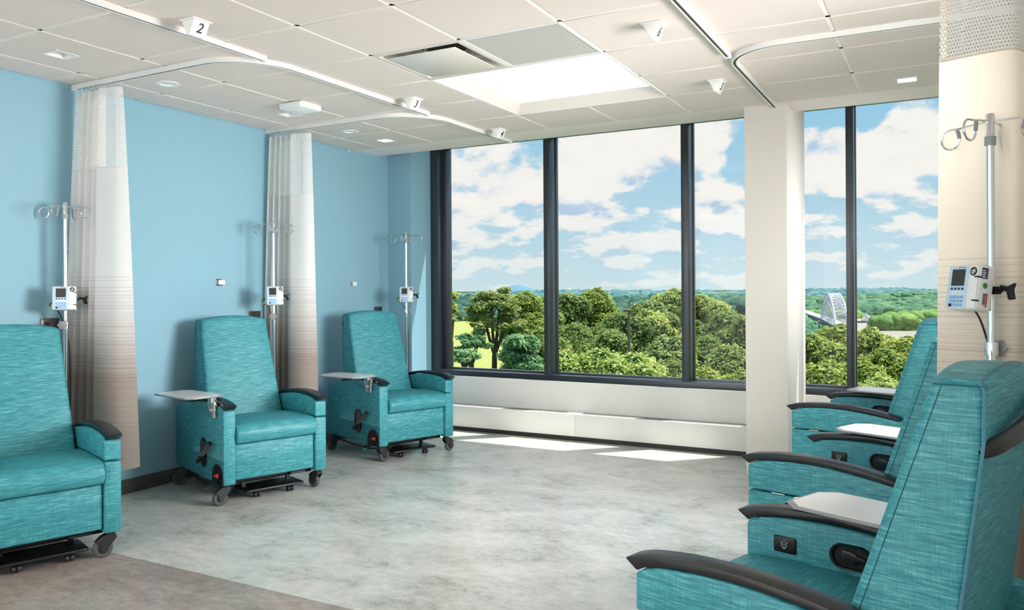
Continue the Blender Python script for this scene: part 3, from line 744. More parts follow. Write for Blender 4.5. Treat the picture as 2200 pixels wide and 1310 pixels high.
chairs = [  # x, y, heading, tray (x, y, turn), label
    (-4.448, 4.213, -20.3, (.055, -.470, 10.8), 'teal recliner in the middle of the left row, before the farther left curtain'),
    (-4.422, 2.557, -19.0, (.05, -.46, 10), 'teal recliner nearest on the left, cut by the left picture edge'),
    (-4.336, 5.738, -21.2, (.165, -.525, 16.6), 'teal recliner farthest on the left, in the corner by the window'),
    (-.258, 2.381, 165.25, (.03, -.36, -8), 'large teal recliner in the right foreground, seen from behind'),
    (-.267, 3.906, 163.4, (.06, -.375, -7), 'teal recliner on the right, second from the camera, behind the foreground one'),
    (-.366, 5.64, 166.4, (.045, -.33, -4), 'teal recliner on the right closest to the window, partly hidden'),
]
for k, (x, y, a, tr, lab) in enumerate(chairs):
    o = REC if k == 0 else dup(REC)
    o.location = (x, y, 0); o.rotation_euler = (0, 0, radians(a)); tag(o, lab, 'recliner', GRP)
    sw = [(88, 12, 55, 60), (80, 88, 55, 60), (-80, -80, 100, 60), (80, 20, 50, 60), (70, 20, 50, 60), (60, 20, 40, 60)][k]
    for q, ch in enumerate([c for c in o.children if c.name.startswith('caster')]): ch.rotation_euler = (0, 0, radians(sw[q]))
    for ch in o.children:
        if ch.name.startswith('tray') and 'bracket' not in ch.name:
            ca, sa = cos(radians(tr[2])), sin(radians(tr[2]))
            ch.location = (tr[0] - .045 * ca, tr[1] - .045 * sa, .712); ch.rotation_euler = (0, 0, radians(tr[2]))

# ------------------------------------------------------------------ drip stands and pumps
def build_pole():
    P = empty('drip_stand')
    bm = bmesh.new(); tube(bm, [(0, 0, .10), (0, 0, 1.225)], .0155, 16); mesh_obj('lower_tube', bm, M['chrome'], P)
    bm = bmesh.new(); tube(bm, [(0, 0, 1.20), (0, 0, 1.90)], .0125, 16); mesh_obj('upper_tube', bm, M['chrome'], P)
    bm = bmesh.new(); lathe(bm, [(.0125, 1.195), (.021, 1.197), (.0215, 1.235), (.020, 1.24), (.0125, 1.24)], 20); tube(bm, [(0, 0, 1.217), (.0, -.034, 1.217)], .007, 10); mesh_obj('collar', bm, M['chrome'], P)
    bm = bmesh.new(); pr = [((.027 + .005 * cos(6 * a)) * cos(a), (.027 + .005 * cos(6 * a)) * sin(a)) for a in [2 * PI * k / 36 for k in range(36)]]
    prism(bm, pr, 0, .016, 'z', .003, 2, T(0, -.033, 1.217) @ RX(90)); mesh_obj('height_knob', bm, M['greyknob'], P)
    bm = bmesh.new(); lathe(bm, [(.0, 1.998), (.012, 1.998), (.0145, 1.993), (.0145, 1.895), (0, 1.895)], 18); mesh_obj('hook_head', bm, M['chrome'], P)
    bm = bmesh.new(); lathe(bm, [(.0125, 1.893), (.0175, 1.893), (.0175, 1.922), (.0125, 1.922)], 18); mesh_obj('grey_collar', bm, M['greyknob'], P)
    for k in range(4):
        h = empty('hook', (0, 0, 0), k * PI / 2); h.parent = P
        path = [(.012, 0, 1.972), (.06, 0, 1.970), (.105, 0, 1.966)] + [(.130 + .032 * cos(radians(a)), .004 * (90 - a) / 200, 1.932 + .034 * sin(radians(a))) for a in (80, 50, 20, -10, -40, -70, -100, -130, -160, -185)]
        bm = bmesh.new(); pp = spline(path, 4); tube(bm, pp, .0042, 8); mesh_obj('rod', bm, M['chrome'], h)
        q = Vector(path[-1]); d = (Vector(path[-1]) - Vector(path[-2])).normalized()
        bm = bmesh.new(); tube(bm, [q - d * .004, q + Vector((.003, .003, .016)), q + Vector((.007, .005, .026))], [.0062, .0068, .006], 8); mesh_obj('grey_tip', bm, M['greyknob'], h)
    bm = bmesh.new(); lathe(bm, [(.02, .075), (.034, .08), (.034, .105), (.02, .125), (.0155, .13)], 20); mesh_obj('base_hub', bm, M['blackplastic'], P)
    for k in range(5):
        a = 2 * PI * k / 5 + .3
        bm = bmesh.new(); tube(bm, [(.03 * cos(a), .03 * sin(a), .092), (.125 * cos(a), .125 * sin(a), .075)], .013, 8); L = mesh_obj('leg', bm, M['blackmetal'], P)
        bm = bmesh.new(); wc = Vector((.125 * cos(a), .125 * sin(a), .028))
        lathe(bm, [(0, -.009), (.024, -.009), (.028, -.004), (.028, .004), (.024, .009), (0, .009)], 16, Matrix.Translation(wc) @ Matrix.Rotation(a, 4, 'Z') @ RX(90)); tube(bm, [wc, wc + Vector((0, 0, .046))], .007, 8)
        mesh_obj('caster', bm, M['hub'], L)
    return P
def build_pump():
    """front faces -y, width along x, hung on a pole at the origin of its mount (behind it, +y)."""
    P = empty('infusion_pump')
    w, h, d = .132, .148, .062
    B = T(0, -.055, 0) @ RX(-9)
    bm = bmesh.new(); box(bm, -w / 2, w / 2, -d / 2, d / 2, -h / 2, h / 2, .007, 3, B); mesh_obj('case', bm, M['pumpwhite'], P)
    F = -d / 2
    bm = bmesh.new(); box(bm, -w / 2 + .004, .024, F - .002, F + .004, -h / 2 + .004, h / 2 - .004, .003, 2, B); fc = mesh_obj('keypad_face', bm, M['pumpblue'], P)
    bm = bmesh.new(); box(bm, .026, w / 2 - .002, F - .0035, F + .004, -h / 2 + .004, h / 2 - .004, .004, 2, B); dr = mesh_obj('door', bm, M['pumpwhite'], P)
    bm = bmesh.new(); box(bm, -.046, .010, F - .0035, F, .004, .060, .001, 1, B); mesh_obj('screen', bm, M['screen'], fc)
    bm = bmesh.new()
    for k in range(4): lathe(bm, [(0, 0), (.0045, 0), (.0045, .002), (0, .002)], 12, B @ T(-.040 + k * .0152, F - .002, -.006) @ RX(90))
    mesh_obj('soft_keys', bm, M['keyd'], fc)
    bm = bmesh.new()
    for k in range(4): box(bm, -.047 + k * .0152, -.034 + k * .0152, F - .003, F, -.0245, -.0145, .0005, 1, B)
    mesh_obj('white_keys', bm, M['keyw'], fc)
    bm = bmesh.new()
    for r in range(3):
        for k in range(4):
            if r == 2 and k == 0: continue
            box(bm, -.047 + k * .0152, -.034 + k * .0152, F - .003, F, -.0385 - r * .0135, -.029 - r * .0135, .0005, 1, B)
    mesh_obj('number_keys', bm, M['key'], fc)
    bm = bmesh.new(); box(bm, -.047, -.034, F - .0032, F, -.0665, -.056, .0005, 1, B); mesh_obj('power_key', bm, M['ink'], fc)
    bm = bmesh.new()
    for k in range(4):
        text_bm(bm, ('YES', 'NO', 'CLR', 'OK')[k], .0045, B @ T(-.0405 + k * .0152, F - .0033, -.0195) @ RX(90), .0001)
    for r in range(3):
        for k in range(4):
            if (r, k) in ((2, 0), (1, 0)): continue
            text_bm(bm, '123456789-0.'[r * 4 + k], .006, B @ T(-.0405 + k * .0152, F - .0033, -.034 - r * .0135) @ RX(90), .0001)
    text_bm(bm, 'SPECTRUM', .0065, B @ T(-.006, F - .0022, .0655) @ RX(90), .0001)
    mesh_obj('key_print', bm, M['ink'], fc, smooth=False)
    bm = bmesh.new(); c = B @ T(.045, F - .004, .052) @ RX(90); lathe(bm, [(0, 0), (.0145, 0), (.0145, .0006), (0, .0006)], 28, c); st = mesh_obj('round_sticker', bm, M['ink'], dr)
    bm = bmesh.new(); c2 = c @ T(0, 0, .0008)
    tube(bm, [(-.0055 + .0042 * cos(a), -.001 + .0042 * sin(a), 0) for a in [2 * PI * k / 14 for k in range(14)]], .0011, 4, True, M=c2)
    tube(bm, [(.0015, .009, 0), (.0005, -.002, 0), (-.004, -.009, 0), (.003, -.0075, 0)], .0014, 4, M=c2)
    tube(bm, [(.010, .005, 0), (.0045, .003, 0), (.0085, -.002, 0), (.0035, -.004, 0)], .0014, 4, M=c2)
    mesh_obj('sticker_mark', bm, M['white'], st)
    bm = bmesh.new()
    for z in (.034, -.044): box(bm, w / 2 - .016, w / 2 + .002, F - .0045, F + .010, z - .0025, z + .0025, .0008, 1, B)
    mesh_obj('door_latch', bm, M['ink'], dr)
    # stickers on the right hand side
    S = B @ T(w / 2 + .0004, 0, 0) @ RZ(90) @ RX(90)
    bm = bmesh.new(); box(bm, -.022, .002, .030, .066, 0, .0005, 0, 1, S); nv = mesh_obj('asset_label', bm, M['sticknavy'], P)
    bm = bmesh.new()
    for k in range(4): box(bm, -.020, -.006 - .002 * (k % 2), .034 + k * .007, .037 + k * .007, .0004, .0009, 0, 1, S)
    mesh_obj('label_print', bm, M['keyw'], nv)
    bm = bmesh.new(); lathe(bm, [(0, 0), (.010, 0), (.010, .0005), (0, .0005)], 24, S @ T(-.004, .008)); gs = mesh_obj('green_sticker', bm, M['stickgreen'], P)
    bm = bmesh.new(); text_bm(bm, '96', .012, S @ T(-.004, .008, .0007), .0001); mesh_obj('sticker_number', bm, M['ink'], gs, smooth=False)
    bm = bmesh.new(); box(bm, .004, .010, -.062, -.016, 0, .0006, 0, 1, S); mesh_obj('red_label', bm, M['stickred'], P)
    bm = bmesh.new()
    for k in range(14): box(bm, -.008, .002, -.056 + k * .0028, -.0548 + k * .0028 + .0006 * (k % 3), .0002, .0006, 0, 1, S)
    mesh_obj('bar_label', bm, M['ink'], P)
    # clamp and knob at the pole
    bm = bmesh.new(); box(bm, -.03, .03, -.026, .018, -.022, .016, .003, 2, T(0, 0, -.01)); mesh_obj('pole_clamp', bm, M['steel'], P)
    bm = bmesh.new(); box(bm, .03, .062, -.012, .012, -.020, .006, .002); tube(bm, [(.055, 0, -.007), (.075, 0, -.007)], .007, 10)
    prism(bm, [(.072, .012), (.10, .006), (.128, .018), (.118, -.006), (.124, -.036), (.104, -.038), (.098, -.012), (.074, -.004)], -.008, .008, 'y', .004, 2); mesh_obj('clamp_knob', bm, M['blackplastic'], P)
    # flex hanging at the side
    bm = bmesh.new(); tube(bm, spline([(-.05, -.02, -.03), (-.078, -.005, -.028), (-.088, .0, -.045), (-.072, .004, -.068), (-.045, .012, -.08), (-.02, .02, -.14), (.012, .022, -.26), (.020, .02, -.5), (.018, .02, -.8)], 6), .0032, 6); mesh_obj('power_cord', bm, M['blackplastic'], P)
    bm = bmesh.new(); tube(bm, [(-.084, -.003, -.05), (-.072, .003, -.068)], .005, 8); mesh_obj('cord_tag', bm, M['yellow'], P)
    return P
POLE, PUMP = build_pole(), build_pump()
stands = [  # x, y, heading of the hooks, knob heading, pump z, pump heading, label bit
    (-4.915, 3.112, 30, 1.385, 52, 'left wall by the nearer left curtain'),
    (-4.80, 4.790, 34, 1.385, 52, 'left wall before the farther curtain'),
    (-4.68, 6.448, 110, 1.380, 36, 'far left corner beside the window'),
    (.140, 3.090, 150, 1.418, -48, 'right in the foreground, before the cream curtain'),
]
for k, (x, y, hk, pz, ph, lab) in enumerate(stands):
    o = POLE if k == 0 else dup(POLE); p = PUMP if k == 0 else dup(PUMP)
    o.location = (x, y, 0); o.rotation_euler = (0, 0, radians(hk)); tag(o, 'chrome drip stand with four hooks, ' + lab, 'drip stand', 'chrome drip stands')
    off = -.032 if k == 3 else 0; p.location = (x + off * cos(radians(ph)), y + off * sin(radians(ph)), pz); p.rotation_euler = (0, 0, radians(ph)); tag(p, 'pale infusion pump clamped to the drip stand, ' + lab, 'infusion pump', 'infusion pumps')

# ------------------------------------------------------------------ small wall fittings
for y, z, lab in ((4.49, 1.497, 'small chrome wall clip on the blue wall beside the farther left curtain'), (6.13, 1.49, 'small chrome wall clip on the blue wall near the window corner')):
    t = empty('wall_clip', (XW, y, z)); tag(t, lab, 'wall fitting', 'chrome wall clips')
    bm = bmesh.new(); prism(bm, rrect(.036, .027, .010, 4), 0, .006, 'x', .0015, 1); mesh_obj('plate', bm, M['chrome'], t)
    bm = bmesh.new(); box(bm, .006, .024, -.022, .022, -.019, .019, .004, 2); mesh_obj('clip_body', bm, M['white'], t)
    bm = bmesh.new(); box(bm, .004, .016, .026, .046, -.019, .019, .003, 2); mesh_obj('side_tab', bm, M['white'], t)
for y, lab in ((3.115, 'dark metal outlet plate behind the nearest left recliner'), (4.86, 'dark metal outlet plate above the middle left recliner'), (6.52, 'dark metal outlet plate above the corner recliner')):
    t = empty('outlet_plate', (XW, y, 1.20)); tag(t, lab, 'wall outlet', 'wall outlet plates')
    bm = bmesh.new(); box(bm, 0, .008, -.062, .062, -.058, .058, .002); mesh_obj('plate', bm, M['outlet'], t)
    for d in (-.024, .024):
        bm = bmesh.new(); box(bm, .007, .0105, d - .016, d + .016, -.034, .034, .002)
        for s in (-1, 1):
            for q in (-.006, .006): box(bm, .0104, .011, d + q - .0012, d + q + .0012, s * .017 - .004, s * .017 + .004)
        mesh_obj('socket', bm, M['outletdark'], t)

# ------------------------------------------------------------------ outdoors
# ground: meadow bench on the left, falling to the river on the right
bm = bmesh.new(); V = []
ws = [14, 30, 50, 80, 120, 170, 230, 300, 360, 420]; pxs = list(range(300, 3001, 90))
for w in ws:
    row = []
    for px in pxs:
        q = at(px, 622, w); f = max(0, min(1, (px - 1150) / 500)); fall = f * max(0, (w - 60) / 200)
        z = -10.5 - .003 * w * (1 - f) - 34 * min(1, fall) - 3 * f
        if px < 1150: z += 0
        row.append(bm.verts.new((q.x, q.y, z)))
    V.append(row)
for i in range(len(ws) - 1):
    for j in range(len(pxs) - 1): bm.faces.new((V[i][j], V[i][j + 1], V[i + 1][j + 1], V[i + 1][j]))
for f in bm.faces: f.material_index = 0 if f.calc_center_median().x < -34 - 0 and f.calc_center_median().z > -13 else 1
tag(mesh_obj('ground_meadow', bm, [M['meadow'], M['hillside']]), 'pale mown meadow and wooded slope outside', kind='structure')
bm = bmesh.new(); q = [at(1100, 622, 240), at(3000, 622, 240), at(3000, 622, 2600), at(1100, 622, 2600)]
bm.faces.new([bm.verts.new((p.x, p.y, -45)) for p in q]); tag(mesh_obj('river', bm, M['river'], smooth=False), 'wide pale brown river', kind='structure')
# far land
def land(name, rows, mat, label):
    bm = bmesh.new(); V = [[bm.verts.new((at(px, 622, w).x, at(px, 622, w).y, z)) for px in range(500, 3000, 125)] for w, z in rows]
    for A, B in zip(V, V[1:]):
        for k in range(len(A) - 1): bm.faces.new((A[k], A[k + 1], B[k + 1], B[k]))
    tag(mesh_obj(name, bm, mat), label, kind='structure')
land('far_bank', [(1180, -46), (1260, -43), (1700, -36), (2300, -22), (3200, -14), (3800, -12)], M['forestmid'], 'land across the river')
land('far_plain', [(400, -14), (700, -24), (1150, -40), (1180, -46)], M['forestleft'], 'low land beyond the meadow') if False else None
ICO = bmesh.new(); bmesh.ops.create_icosphere(ICO, subdivisions=2, radius=1)
ICOV = [v.co.copy() for v in ICO.verts]; ICOF = [[v.index for v in f.verts] for f in ICO.faces]; ICO.free()
def woods(name, spots, mat, label, bump=.35):
    """crowns too many to count, grown as one mesh: spots are (x, y, z, radius, height)."""
    vs, fs = [], []
    for x, y, z, r, h in spots:
        b = len(vs); sd = random.random() * 50
        for c in ICOV:
            k = 1 + bump * noise.noise(c * 1.7 + Vector((sd, sd, 0)))
            vs.append((x + c.x * r * k, y + c.y * r * k, z + c.z * h * k))
        fs += [[i + b for i in f] for f in ICOF]
    me = bpy.data.meshes.new(name); me.from_pydata(vs, [], fs); me.polygons.foreach_set('use_smooth', [True] * len(fs)); me.materials.append(mat)
    o = bpy.data.objects.new(name, me); COL.objects.link(o); return tag(o, label, 'woods', kind='stuff')
R_ = random.Random(11)
def band(px0, px1, w0, w1, n, ztop, r0, r1, flat=.75):
    o = []
    for k in range(n):
        w = R_.uniform(w0, w1); px = R_.uniform(px0, px1); r = R_.uniform(r0, r1); p = at(px, 622, w)
        o.append((p.x, p.y, ztop(px, w) - r * flat + R_.uniform(-1, .6) * r * .35, r, r * flat))
    return o
def lerp(a, b, t): return a + (b - a) * max(0, min(1, t))
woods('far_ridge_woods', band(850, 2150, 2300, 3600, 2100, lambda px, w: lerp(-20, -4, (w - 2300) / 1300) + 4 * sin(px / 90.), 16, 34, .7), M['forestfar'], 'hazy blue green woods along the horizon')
woods('far_slope_woods', band(880, 2150, 1250, 2300, 2100, lambda px, w: lerp(-33, -15, (w - 1250) / 1050) + 5 * sin(px / 70. + w / 200), 10, 20), M['forestmid'], 'green wooded slope across the river')
woods('island_woods', band(1885, 2160, 860, 1000, 190, lambda px, w: lerp(-32, -27, (px - 1885) / 60), 8, 13, .8) + band(1885, 2160, 858, 870, 70, lambda px, w: -36, 6, 9, .9) + band(1730, 1842, 1180, 1300, 80, lambda px, w: -34, 7, 11), M['forestisle'], 'sunlit green woods on the river island')
woods('meadow_edge_woods', band(860, 1680, 330, 620, 620, lambda px, w: lerp(-5.5, -3.5, (w - 330) / 290) + 1.2 * sin(px / 31.), 4, 7, .8), M['forestleft'], 'dark green tree line beyond the meadow')
woods('right_slope_woods', band(1480, 1800, 640, 1150, 260, lambda px, w: lerp(-22, -24, (w - 640) / 500) - 12 * max(0, (px - 1620) / 150), 7, 13, .8), M['forestmid'], 'woods sloping down to the bridge')
# hill on the horizon, its blue haze carried by the colour
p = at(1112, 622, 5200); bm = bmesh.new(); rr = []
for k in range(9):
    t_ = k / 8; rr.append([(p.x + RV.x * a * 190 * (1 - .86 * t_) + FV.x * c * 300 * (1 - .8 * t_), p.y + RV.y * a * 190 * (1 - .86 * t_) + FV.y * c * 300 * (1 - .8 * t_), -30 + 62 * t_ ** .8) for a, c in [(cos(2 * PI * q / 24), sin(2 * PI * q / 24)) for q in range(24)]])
loft(bm, rr); tag(mesh_obj('hill', bm, M['hill'], angle=80), 'low hazy blue hill on the horizon', kind='structure')
# sandbar
bm = bmesh.new(); q = [atz(1836, 690.5, -44.6), atz(1880, 691, -44.6), atz(1884, 684, -44.6), atz(1836, 682.5, -44.6)]
bm.faces.new([bm.verts.new(p) for p in q]); tag(mesh_obj('shore_sandbar', bm, M['sand'], smooth=False), 'pale sandbar at the river edge', kind='structure')

# bridge: two steel arches over a deck
A0, A1 = atz(1764, 684, -31), atz(1797, 701, -31); dirb = (A1 - A0); Lb = dirb.length; dirb.normalize(); side = Vector((dirb.y, -dirb.x, 0)).normalized()
if (side.dot(RV)) < 0: side = -side
br = empty('arch_bridge', A0); tag(br, 'pale steel arch bridge over the river', 'bridge')
def BP(name, bm, mat): return mesh_obj(name, bm, mat, br)
WB = 10.
for s in (0, 1):
    bm = bmesh.new(); up, lo = [], []
    for k in range(25):
        f = k / 24; hh = 27 * (1 - (2 * f - 1) ** 2); o = dirb * (Lb * f) + side * (WB * s)
        up.append(o + Vector((0, 0, hh))); lo.append(o + Vector((0, 0, max(-2, hh * .80 - 3))))
    tube(bm, up, .62, 6); tube(bm, lo, .42, 6)
    for k in range(1, 24):
        tube(bm, [up[k], lo[k]], .28, 4); tube(bm, [up[k], lo[k + 1] if k < 24 else lo[k]], .18, 4)
    BP('arch_rib', bm, M['bridgepaint'])
    bm = bmesh.new()
    for k in range(2, 23): tube(bm, [lo[k], dirb * (Lb * k / 24) + side * (WB * s)], .2, 4)
    BP('hanger_rods', bm, M['bridgepaint'])
bm = bmesh.new()
for k in range(3, 22):
    f = k / 24; hh = 27 * (1 - (2 * f - 1) ** 2); a = dirb * (Lb * f) + Vector((0, 0, hh)); c = a + side * WB
    f2 = (k + 1) / 24; d = dirb * (Lb * f2) + Vector((0, 0, 27 * (1 - (2 * f2 - 1) ** 2))); e = d + side * WB
    tube(bm, [a, c], .22, 4); tube(bm, [a, e], .14, 4); tube(bm, [c, d], .14, 4)
BP('wind_bracing', bm, M['bridgepaint'])
bm = bmesh.new(); bm2 = bmesh.new()
Q0 = atz(1700, 662, -31) - A0; 
def slab(b_, p0, p1, zt, zb, w0, w1):
    vs = [b_.verts.new(p + side * s + Vector((0, 0, z))) for p in (p0, p1) for s in (w0, w1) for z in (zb, zt)]
    for f in ((0, 1, 3, 2), (4, 6, 7, 5), (0, 4, 5, 1), (2, 3, 7, 6), (1, 5, 7, 3), (0, 2, 6, 4)): b_.faces.new([vs[i] for i in f])
E1 = dirb * (Lb + 60)
slab(bm, Q0, dirb * 0, .6, -.6, -1, WB + 1); slab(bm, dirb * 0, E1, .6, -.6, -1, WB + 1); BP('deck', bm, M['bridgedeck'])
slab(bm2, Q0, dirb * 0, -.6, -5, 0, WB); slab(bm2, dirb * 0, E1, -.6, -3, 0, WB); BP('girder', bm2, M['bridgeshade'])
bm = bmesh.new()
for p in (dirb * 0, dirb * Lb): box(bm, p.x - 3, p.x + 3, p.y - 4, p.y + 12, -16, -2)
BP('pier', bm, M['bridgedeck'])
# towboat
c = atz(1862, 693, -45); t = empty('towboat', c, YAW); tag(t, 'white towboat with stacked decks on the river', 'boat')
for nm, q, mt in (('hull', (-10, 10, -4, 4, -.5, 2.2), 'boatdark'), ('main_deck_house', (-6.5, 7, -3, 3, 2.2, 5), 'boatwhite'), ('upper_deck_house', (-4, 4.5, -2.6, 2.6, 5, 7.6), 'boatwhite'), ('pilot_house', (-2.2, 2.2, -2.2, 2.2, 7.6, 10.6), 'boatwhite')):
    bm = bmesh.new(); box(bm, *q, .35, 1)
    if nm == 'hull': tube(bm, [(-12, 0, 1.5), (-10, 0, 1.2)], 1.2, 8)
    mesh_obj(nm, bm, M[mt], t)
bm = bmesh.new(); tube(bm, [(0, 0, 10.5), (0, 0, 14)], .35, 6); tube(bm, [(3.4, 1.2, 7.6), (3.4, 1.2, 10)], .6, 8); tube(bm, [(-1, 0, 12.6), (1, 0, 12.6)], .2, 6); mesh_obj('mast', bm, M['boatwhite'], t)

# lamp post among the trees
p = at(1351, 668, 40); t = empty('lamp_post', (p.x, p.y, -11.2)); tag(t, 'thin lamp post standing among the trees outside', 'lamp post')
bm = bmesh.new(); tube(bm, [(0, 0, 0), (0, 0, 11.2 + p.z)], [.10, .075], 8); mesh_obj('post', bm, M['lamppost'], t)
bm = bmesh.new(); box(bm, -.28, .12, -.09, .09, 11.2 + p.z - .04, 11.2 + p.z + .08, .02, 1, RZ(28)); mesh_obj('lamp_head', bm, M['lamppost'], t)
bm = bmesh.new(); pz = at(1351, 769, 40).z + 11.2; lathe(bm, [(0, -.1), (.14, -.06), (.16, .02), (.06, .1), (0, .1)], 12, T(-.05, 0, pz)); mesh_obj('globe', bm, M['white'], t)

# trees
def crown_mesh(name, seed, blobs, nleaf, leaf, mat, R=1., H=1., openness=0., core=.80):
    r = random.Random(seed); vs, fs, mi = [], [], []
    B = []
    for k in range(blobs):
        a = r.uniform(0, 2 * PI); u = r.uniform(-.75, 1.0); rad = sqrt(max(0, 1 - u * u)) * r.uniform(.35, .80) * (1.0 if u < .3 else .9)
        B.append((Vector((R * rad * cos(a), R * rad * sin(a), H * (u * .72))), r.uniform(.20, .40) * R * (1 if k % 3 else .7)))
    tot = sum(b[1] ** 2 for b in B)
    for c, br_ in B:
        n = int(nleaf * br_ * br_ / tot)
        for q in range(n):
            d = Vector((r.gauss(0, 1), r.gauss(0, 1), r.gauss(.25, 1))).normalized()
            rad = br_ * (r.uniform(.86, 1.06) if r.random() < .8 else r.uniform(1.02, 1.22))
            p = c + Vector((d.x, d.y, d.z * .85)) * rad
            nn = (d + Vector((r.gauss(0, .55), r.gauss(0, .55), r.gauss(.35, .5)))).normalized()
            s = nn.cross(Vector((r.gauss(0, 1), r.gauss(0, 1), r.gauss(0, 1)))).normalized(); t2 = nn.cross(s)
            L_ = leaf * r.uniform(.7, 1.35); b = len(vs)
            vs += [p - s * L_ * .42, p + t2 * L_ * .8 - nn * L_ * .1, p + s * L_ * .42, p - t2 * L_ * .8 - nn * L_ * .15]
            fs.append((b, b + 1, b + 2, b + 3)); mi.append(0)
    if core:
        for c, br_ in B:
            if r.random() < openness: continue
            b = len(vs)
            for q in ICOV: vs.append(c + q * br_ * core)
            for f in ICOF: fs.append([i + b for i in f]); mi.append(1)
    me = bpy.data.meshes.new(name); me.from_pydata([tuple(v) for v in vs], [], fs); me.polygons.foreach_set('material_index', mi)
    me.materials.append(mat); me.materials.append(M['core']); return me
CM = {
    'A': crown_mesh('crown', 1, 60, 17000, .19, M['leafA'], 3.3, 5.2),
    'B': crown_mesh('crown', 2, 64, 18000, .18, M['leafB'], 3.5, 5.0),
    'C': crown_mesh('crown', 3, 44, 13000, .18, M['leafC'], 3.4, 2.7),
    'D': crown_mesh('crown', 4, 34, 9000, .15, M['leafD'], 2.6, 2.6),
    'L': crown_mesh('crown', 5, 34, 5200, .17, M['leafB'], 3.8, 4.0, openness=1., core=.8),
}
def trunk_bm(h, r0, seed, fork=True):
    r = random.Random(seed); bm = bmesh.new()
    P = [Vector((0, 0, 0))]
    for k in range(1, 6): P.append(Vector((r.uniform(-.25, .25) * k * .3, r.uniform(-.2, .2) * k * .3, h * k / 5)))
    tube(bm, P, [r0 * (1 - .12 * k) for k in range(6)], 8)
    for k in range(5 if fork else 0):
        a = r.uniform(0, 6.28); b = P[2 + k % 4]; tube(bm, [b, b + Vector((cos(a) * .9, sin(a) * .9, .9)), b + Vector((cos(a) * 1.9, sin(a) * 1.9, 2.6))], [r0 * .5, r0 * .36, r0 * .16], 6)
    return bm
def tree(kind, px, ytop, w, label, scale=1., ground=-11., group='leafy trees outside the windows', th=None, cat='tree', name='tree'):
    top = at(px, ytop, w); me = CM[kind]; H = max(v.co.z for v in me.vertices[::7].__iter__()) if False else ZMAX[kind]
    cz = top.z - H * scale; g = ground
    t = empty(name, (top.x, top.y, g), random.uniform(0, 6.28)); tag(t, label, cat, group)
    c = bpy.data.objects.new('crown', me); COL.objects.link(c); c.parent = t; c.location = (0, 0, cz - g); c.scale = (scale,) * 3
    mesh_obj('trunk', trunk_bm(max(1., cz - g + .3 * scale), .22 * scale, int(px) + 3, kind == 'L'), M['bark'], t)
ZMAX = {k: max(v.co.z for v in me.vertices) for k, me in CM.items()}
# first pane
def open_tree(px, ybase, ytop, w, half, mat, tips, seed, label, leaf=.13, per=230, fork=.45, fl=.5, cr=(.32, .58)):
    r = random.Random(seed); top = at(px, ytop, w); low = at(px, ybase, w); g = -11.
    t = empty('tree', (top.x, top.y, g)); tag(t, label, 'tree', 'leafy trees outside the windows')
    h0, h1 = low.z - g, top.z - g; H = h1 - h0; zf = h0 + H * fork
    bm = bmesh.new(); lean = Vector((r.uniform(-.3, .3), r.uniform(-.3, .3), 0))
    tube(bm, [(0, 0, 0), lean * .4 + Vector((0, 0, zf * .6)), lean * .7 + Vector((0, 0, zf - H * .25))], [.26, .19, .15], 8)
    f0 = lean * .7 + Vector((0, 0, zf - H * .25)); vs, fs = [], []
    limbs = []
    for k in range(4):
        a = k * 1.57 + r.uniform(-.4, .4); e = f0 + Vector((cos(a) * half * .45, sin(a) * half * .45, H * r.uniform(.3, .5)))
        tube(bm, spline([f0, f0.lerp(e, .5) + Vector((0, 0, -.1)), e], 4), [.12 - .007 * q for q in range(9)], 6); limbs.append(e)
    for k in range(tips):
        a = r.uniform(0, 2 * PI); u = r.uniform(0, 1) ** .8; rad = half * sqrt(r.uniform(.05, 1)) * (1.05 - .55 * u)
        c = Vector((cos(a) * rad, sin(a) * rad, zf + (h1 - zf - .3) * u)) + lean * .7
        b = min(limbs, key=lambda q: (q - c).length); tube(bm, [b, b.lerp(c, .6) + Vector((0, 0, .12)), c], [.05, .03, .015], 5)
        cr_ = r.uniform(*cr)
        for q in range(per):
            d = Vector((r.gauss(0, 1), r.gauss(0, 1), r.gauss(.1, 1))).normalized(); p = c + Vector((d.x, d.y, d.z * fl)) * cr_ * r.uniform(.3, 1.15)
            nn = (Vector((d.x * .5, d.y * .5, abs(d.z) + .4)) + Vector((r.gauss(0, .5), r.gauss(0, .5), r.gauss(0, .4)))).normalized()
            s_ = nn.cross(Vector((r.gauss(0, 1), r.gauss(0, 1), r.gauss(0, 1)))).normalized(); t2 = nn.cross(s_); L_ = leaf * r.uniform(.7, 1.3); n0_ = len(vs)
            vs += [p - s_ * L_ * .42, p + t2 * L_ * .8 - nn * L_ * .1, p + s_ * L_ * .42, p - t2 * L_ * .8 - nn * L_ * .15]; fs.append((n0_, n0_ + 1, n0_ + 2, n0_ + 3))
    me = bpy.data.meshes.new('crown'); me.from_pydata([tuple(v) for v in vs], [], fs); me.materials.append(mat)
    o = bpy.data.objects.new('crown', me); COL.objects.link(o); o.parent = t
    mesh_obj('trunk', bm, M['bark'], t)
open_tree(1058, 800, 612, 46, 2.0, M['leafB'], 52, 5, 'open branched tree with a forked trunk before the meadow')
open_tree(1012, 805, 700, 44, .95, M['leafD'], 15, 8, 'small thin tree at the left of the meadow', per=170, cr=(.22, .4))
open_tree(996, 800, 740, 40, .7, M['leafD'], 16, 12, 'low blue green tree at the bottom of the first pane', per=170, cr=(.25, .4))
open_tree(1118, 830, 712, 40, 1.15, M['leafD'], 40, 9, 'layered blue green small tree in front of the forked tree', per=240, fork=.15, fl=.6, cr=(.28, .5))
open_tree(962, 760, 616, 30, .30, M['leafA'], 9, 15, 'leafy branch end reaching in at the left edge of the first pane', per=120, cr=(.18, .3))
tree('A', 1128, 622, 58, 'tall leafy tree right of the forked tree', .62)
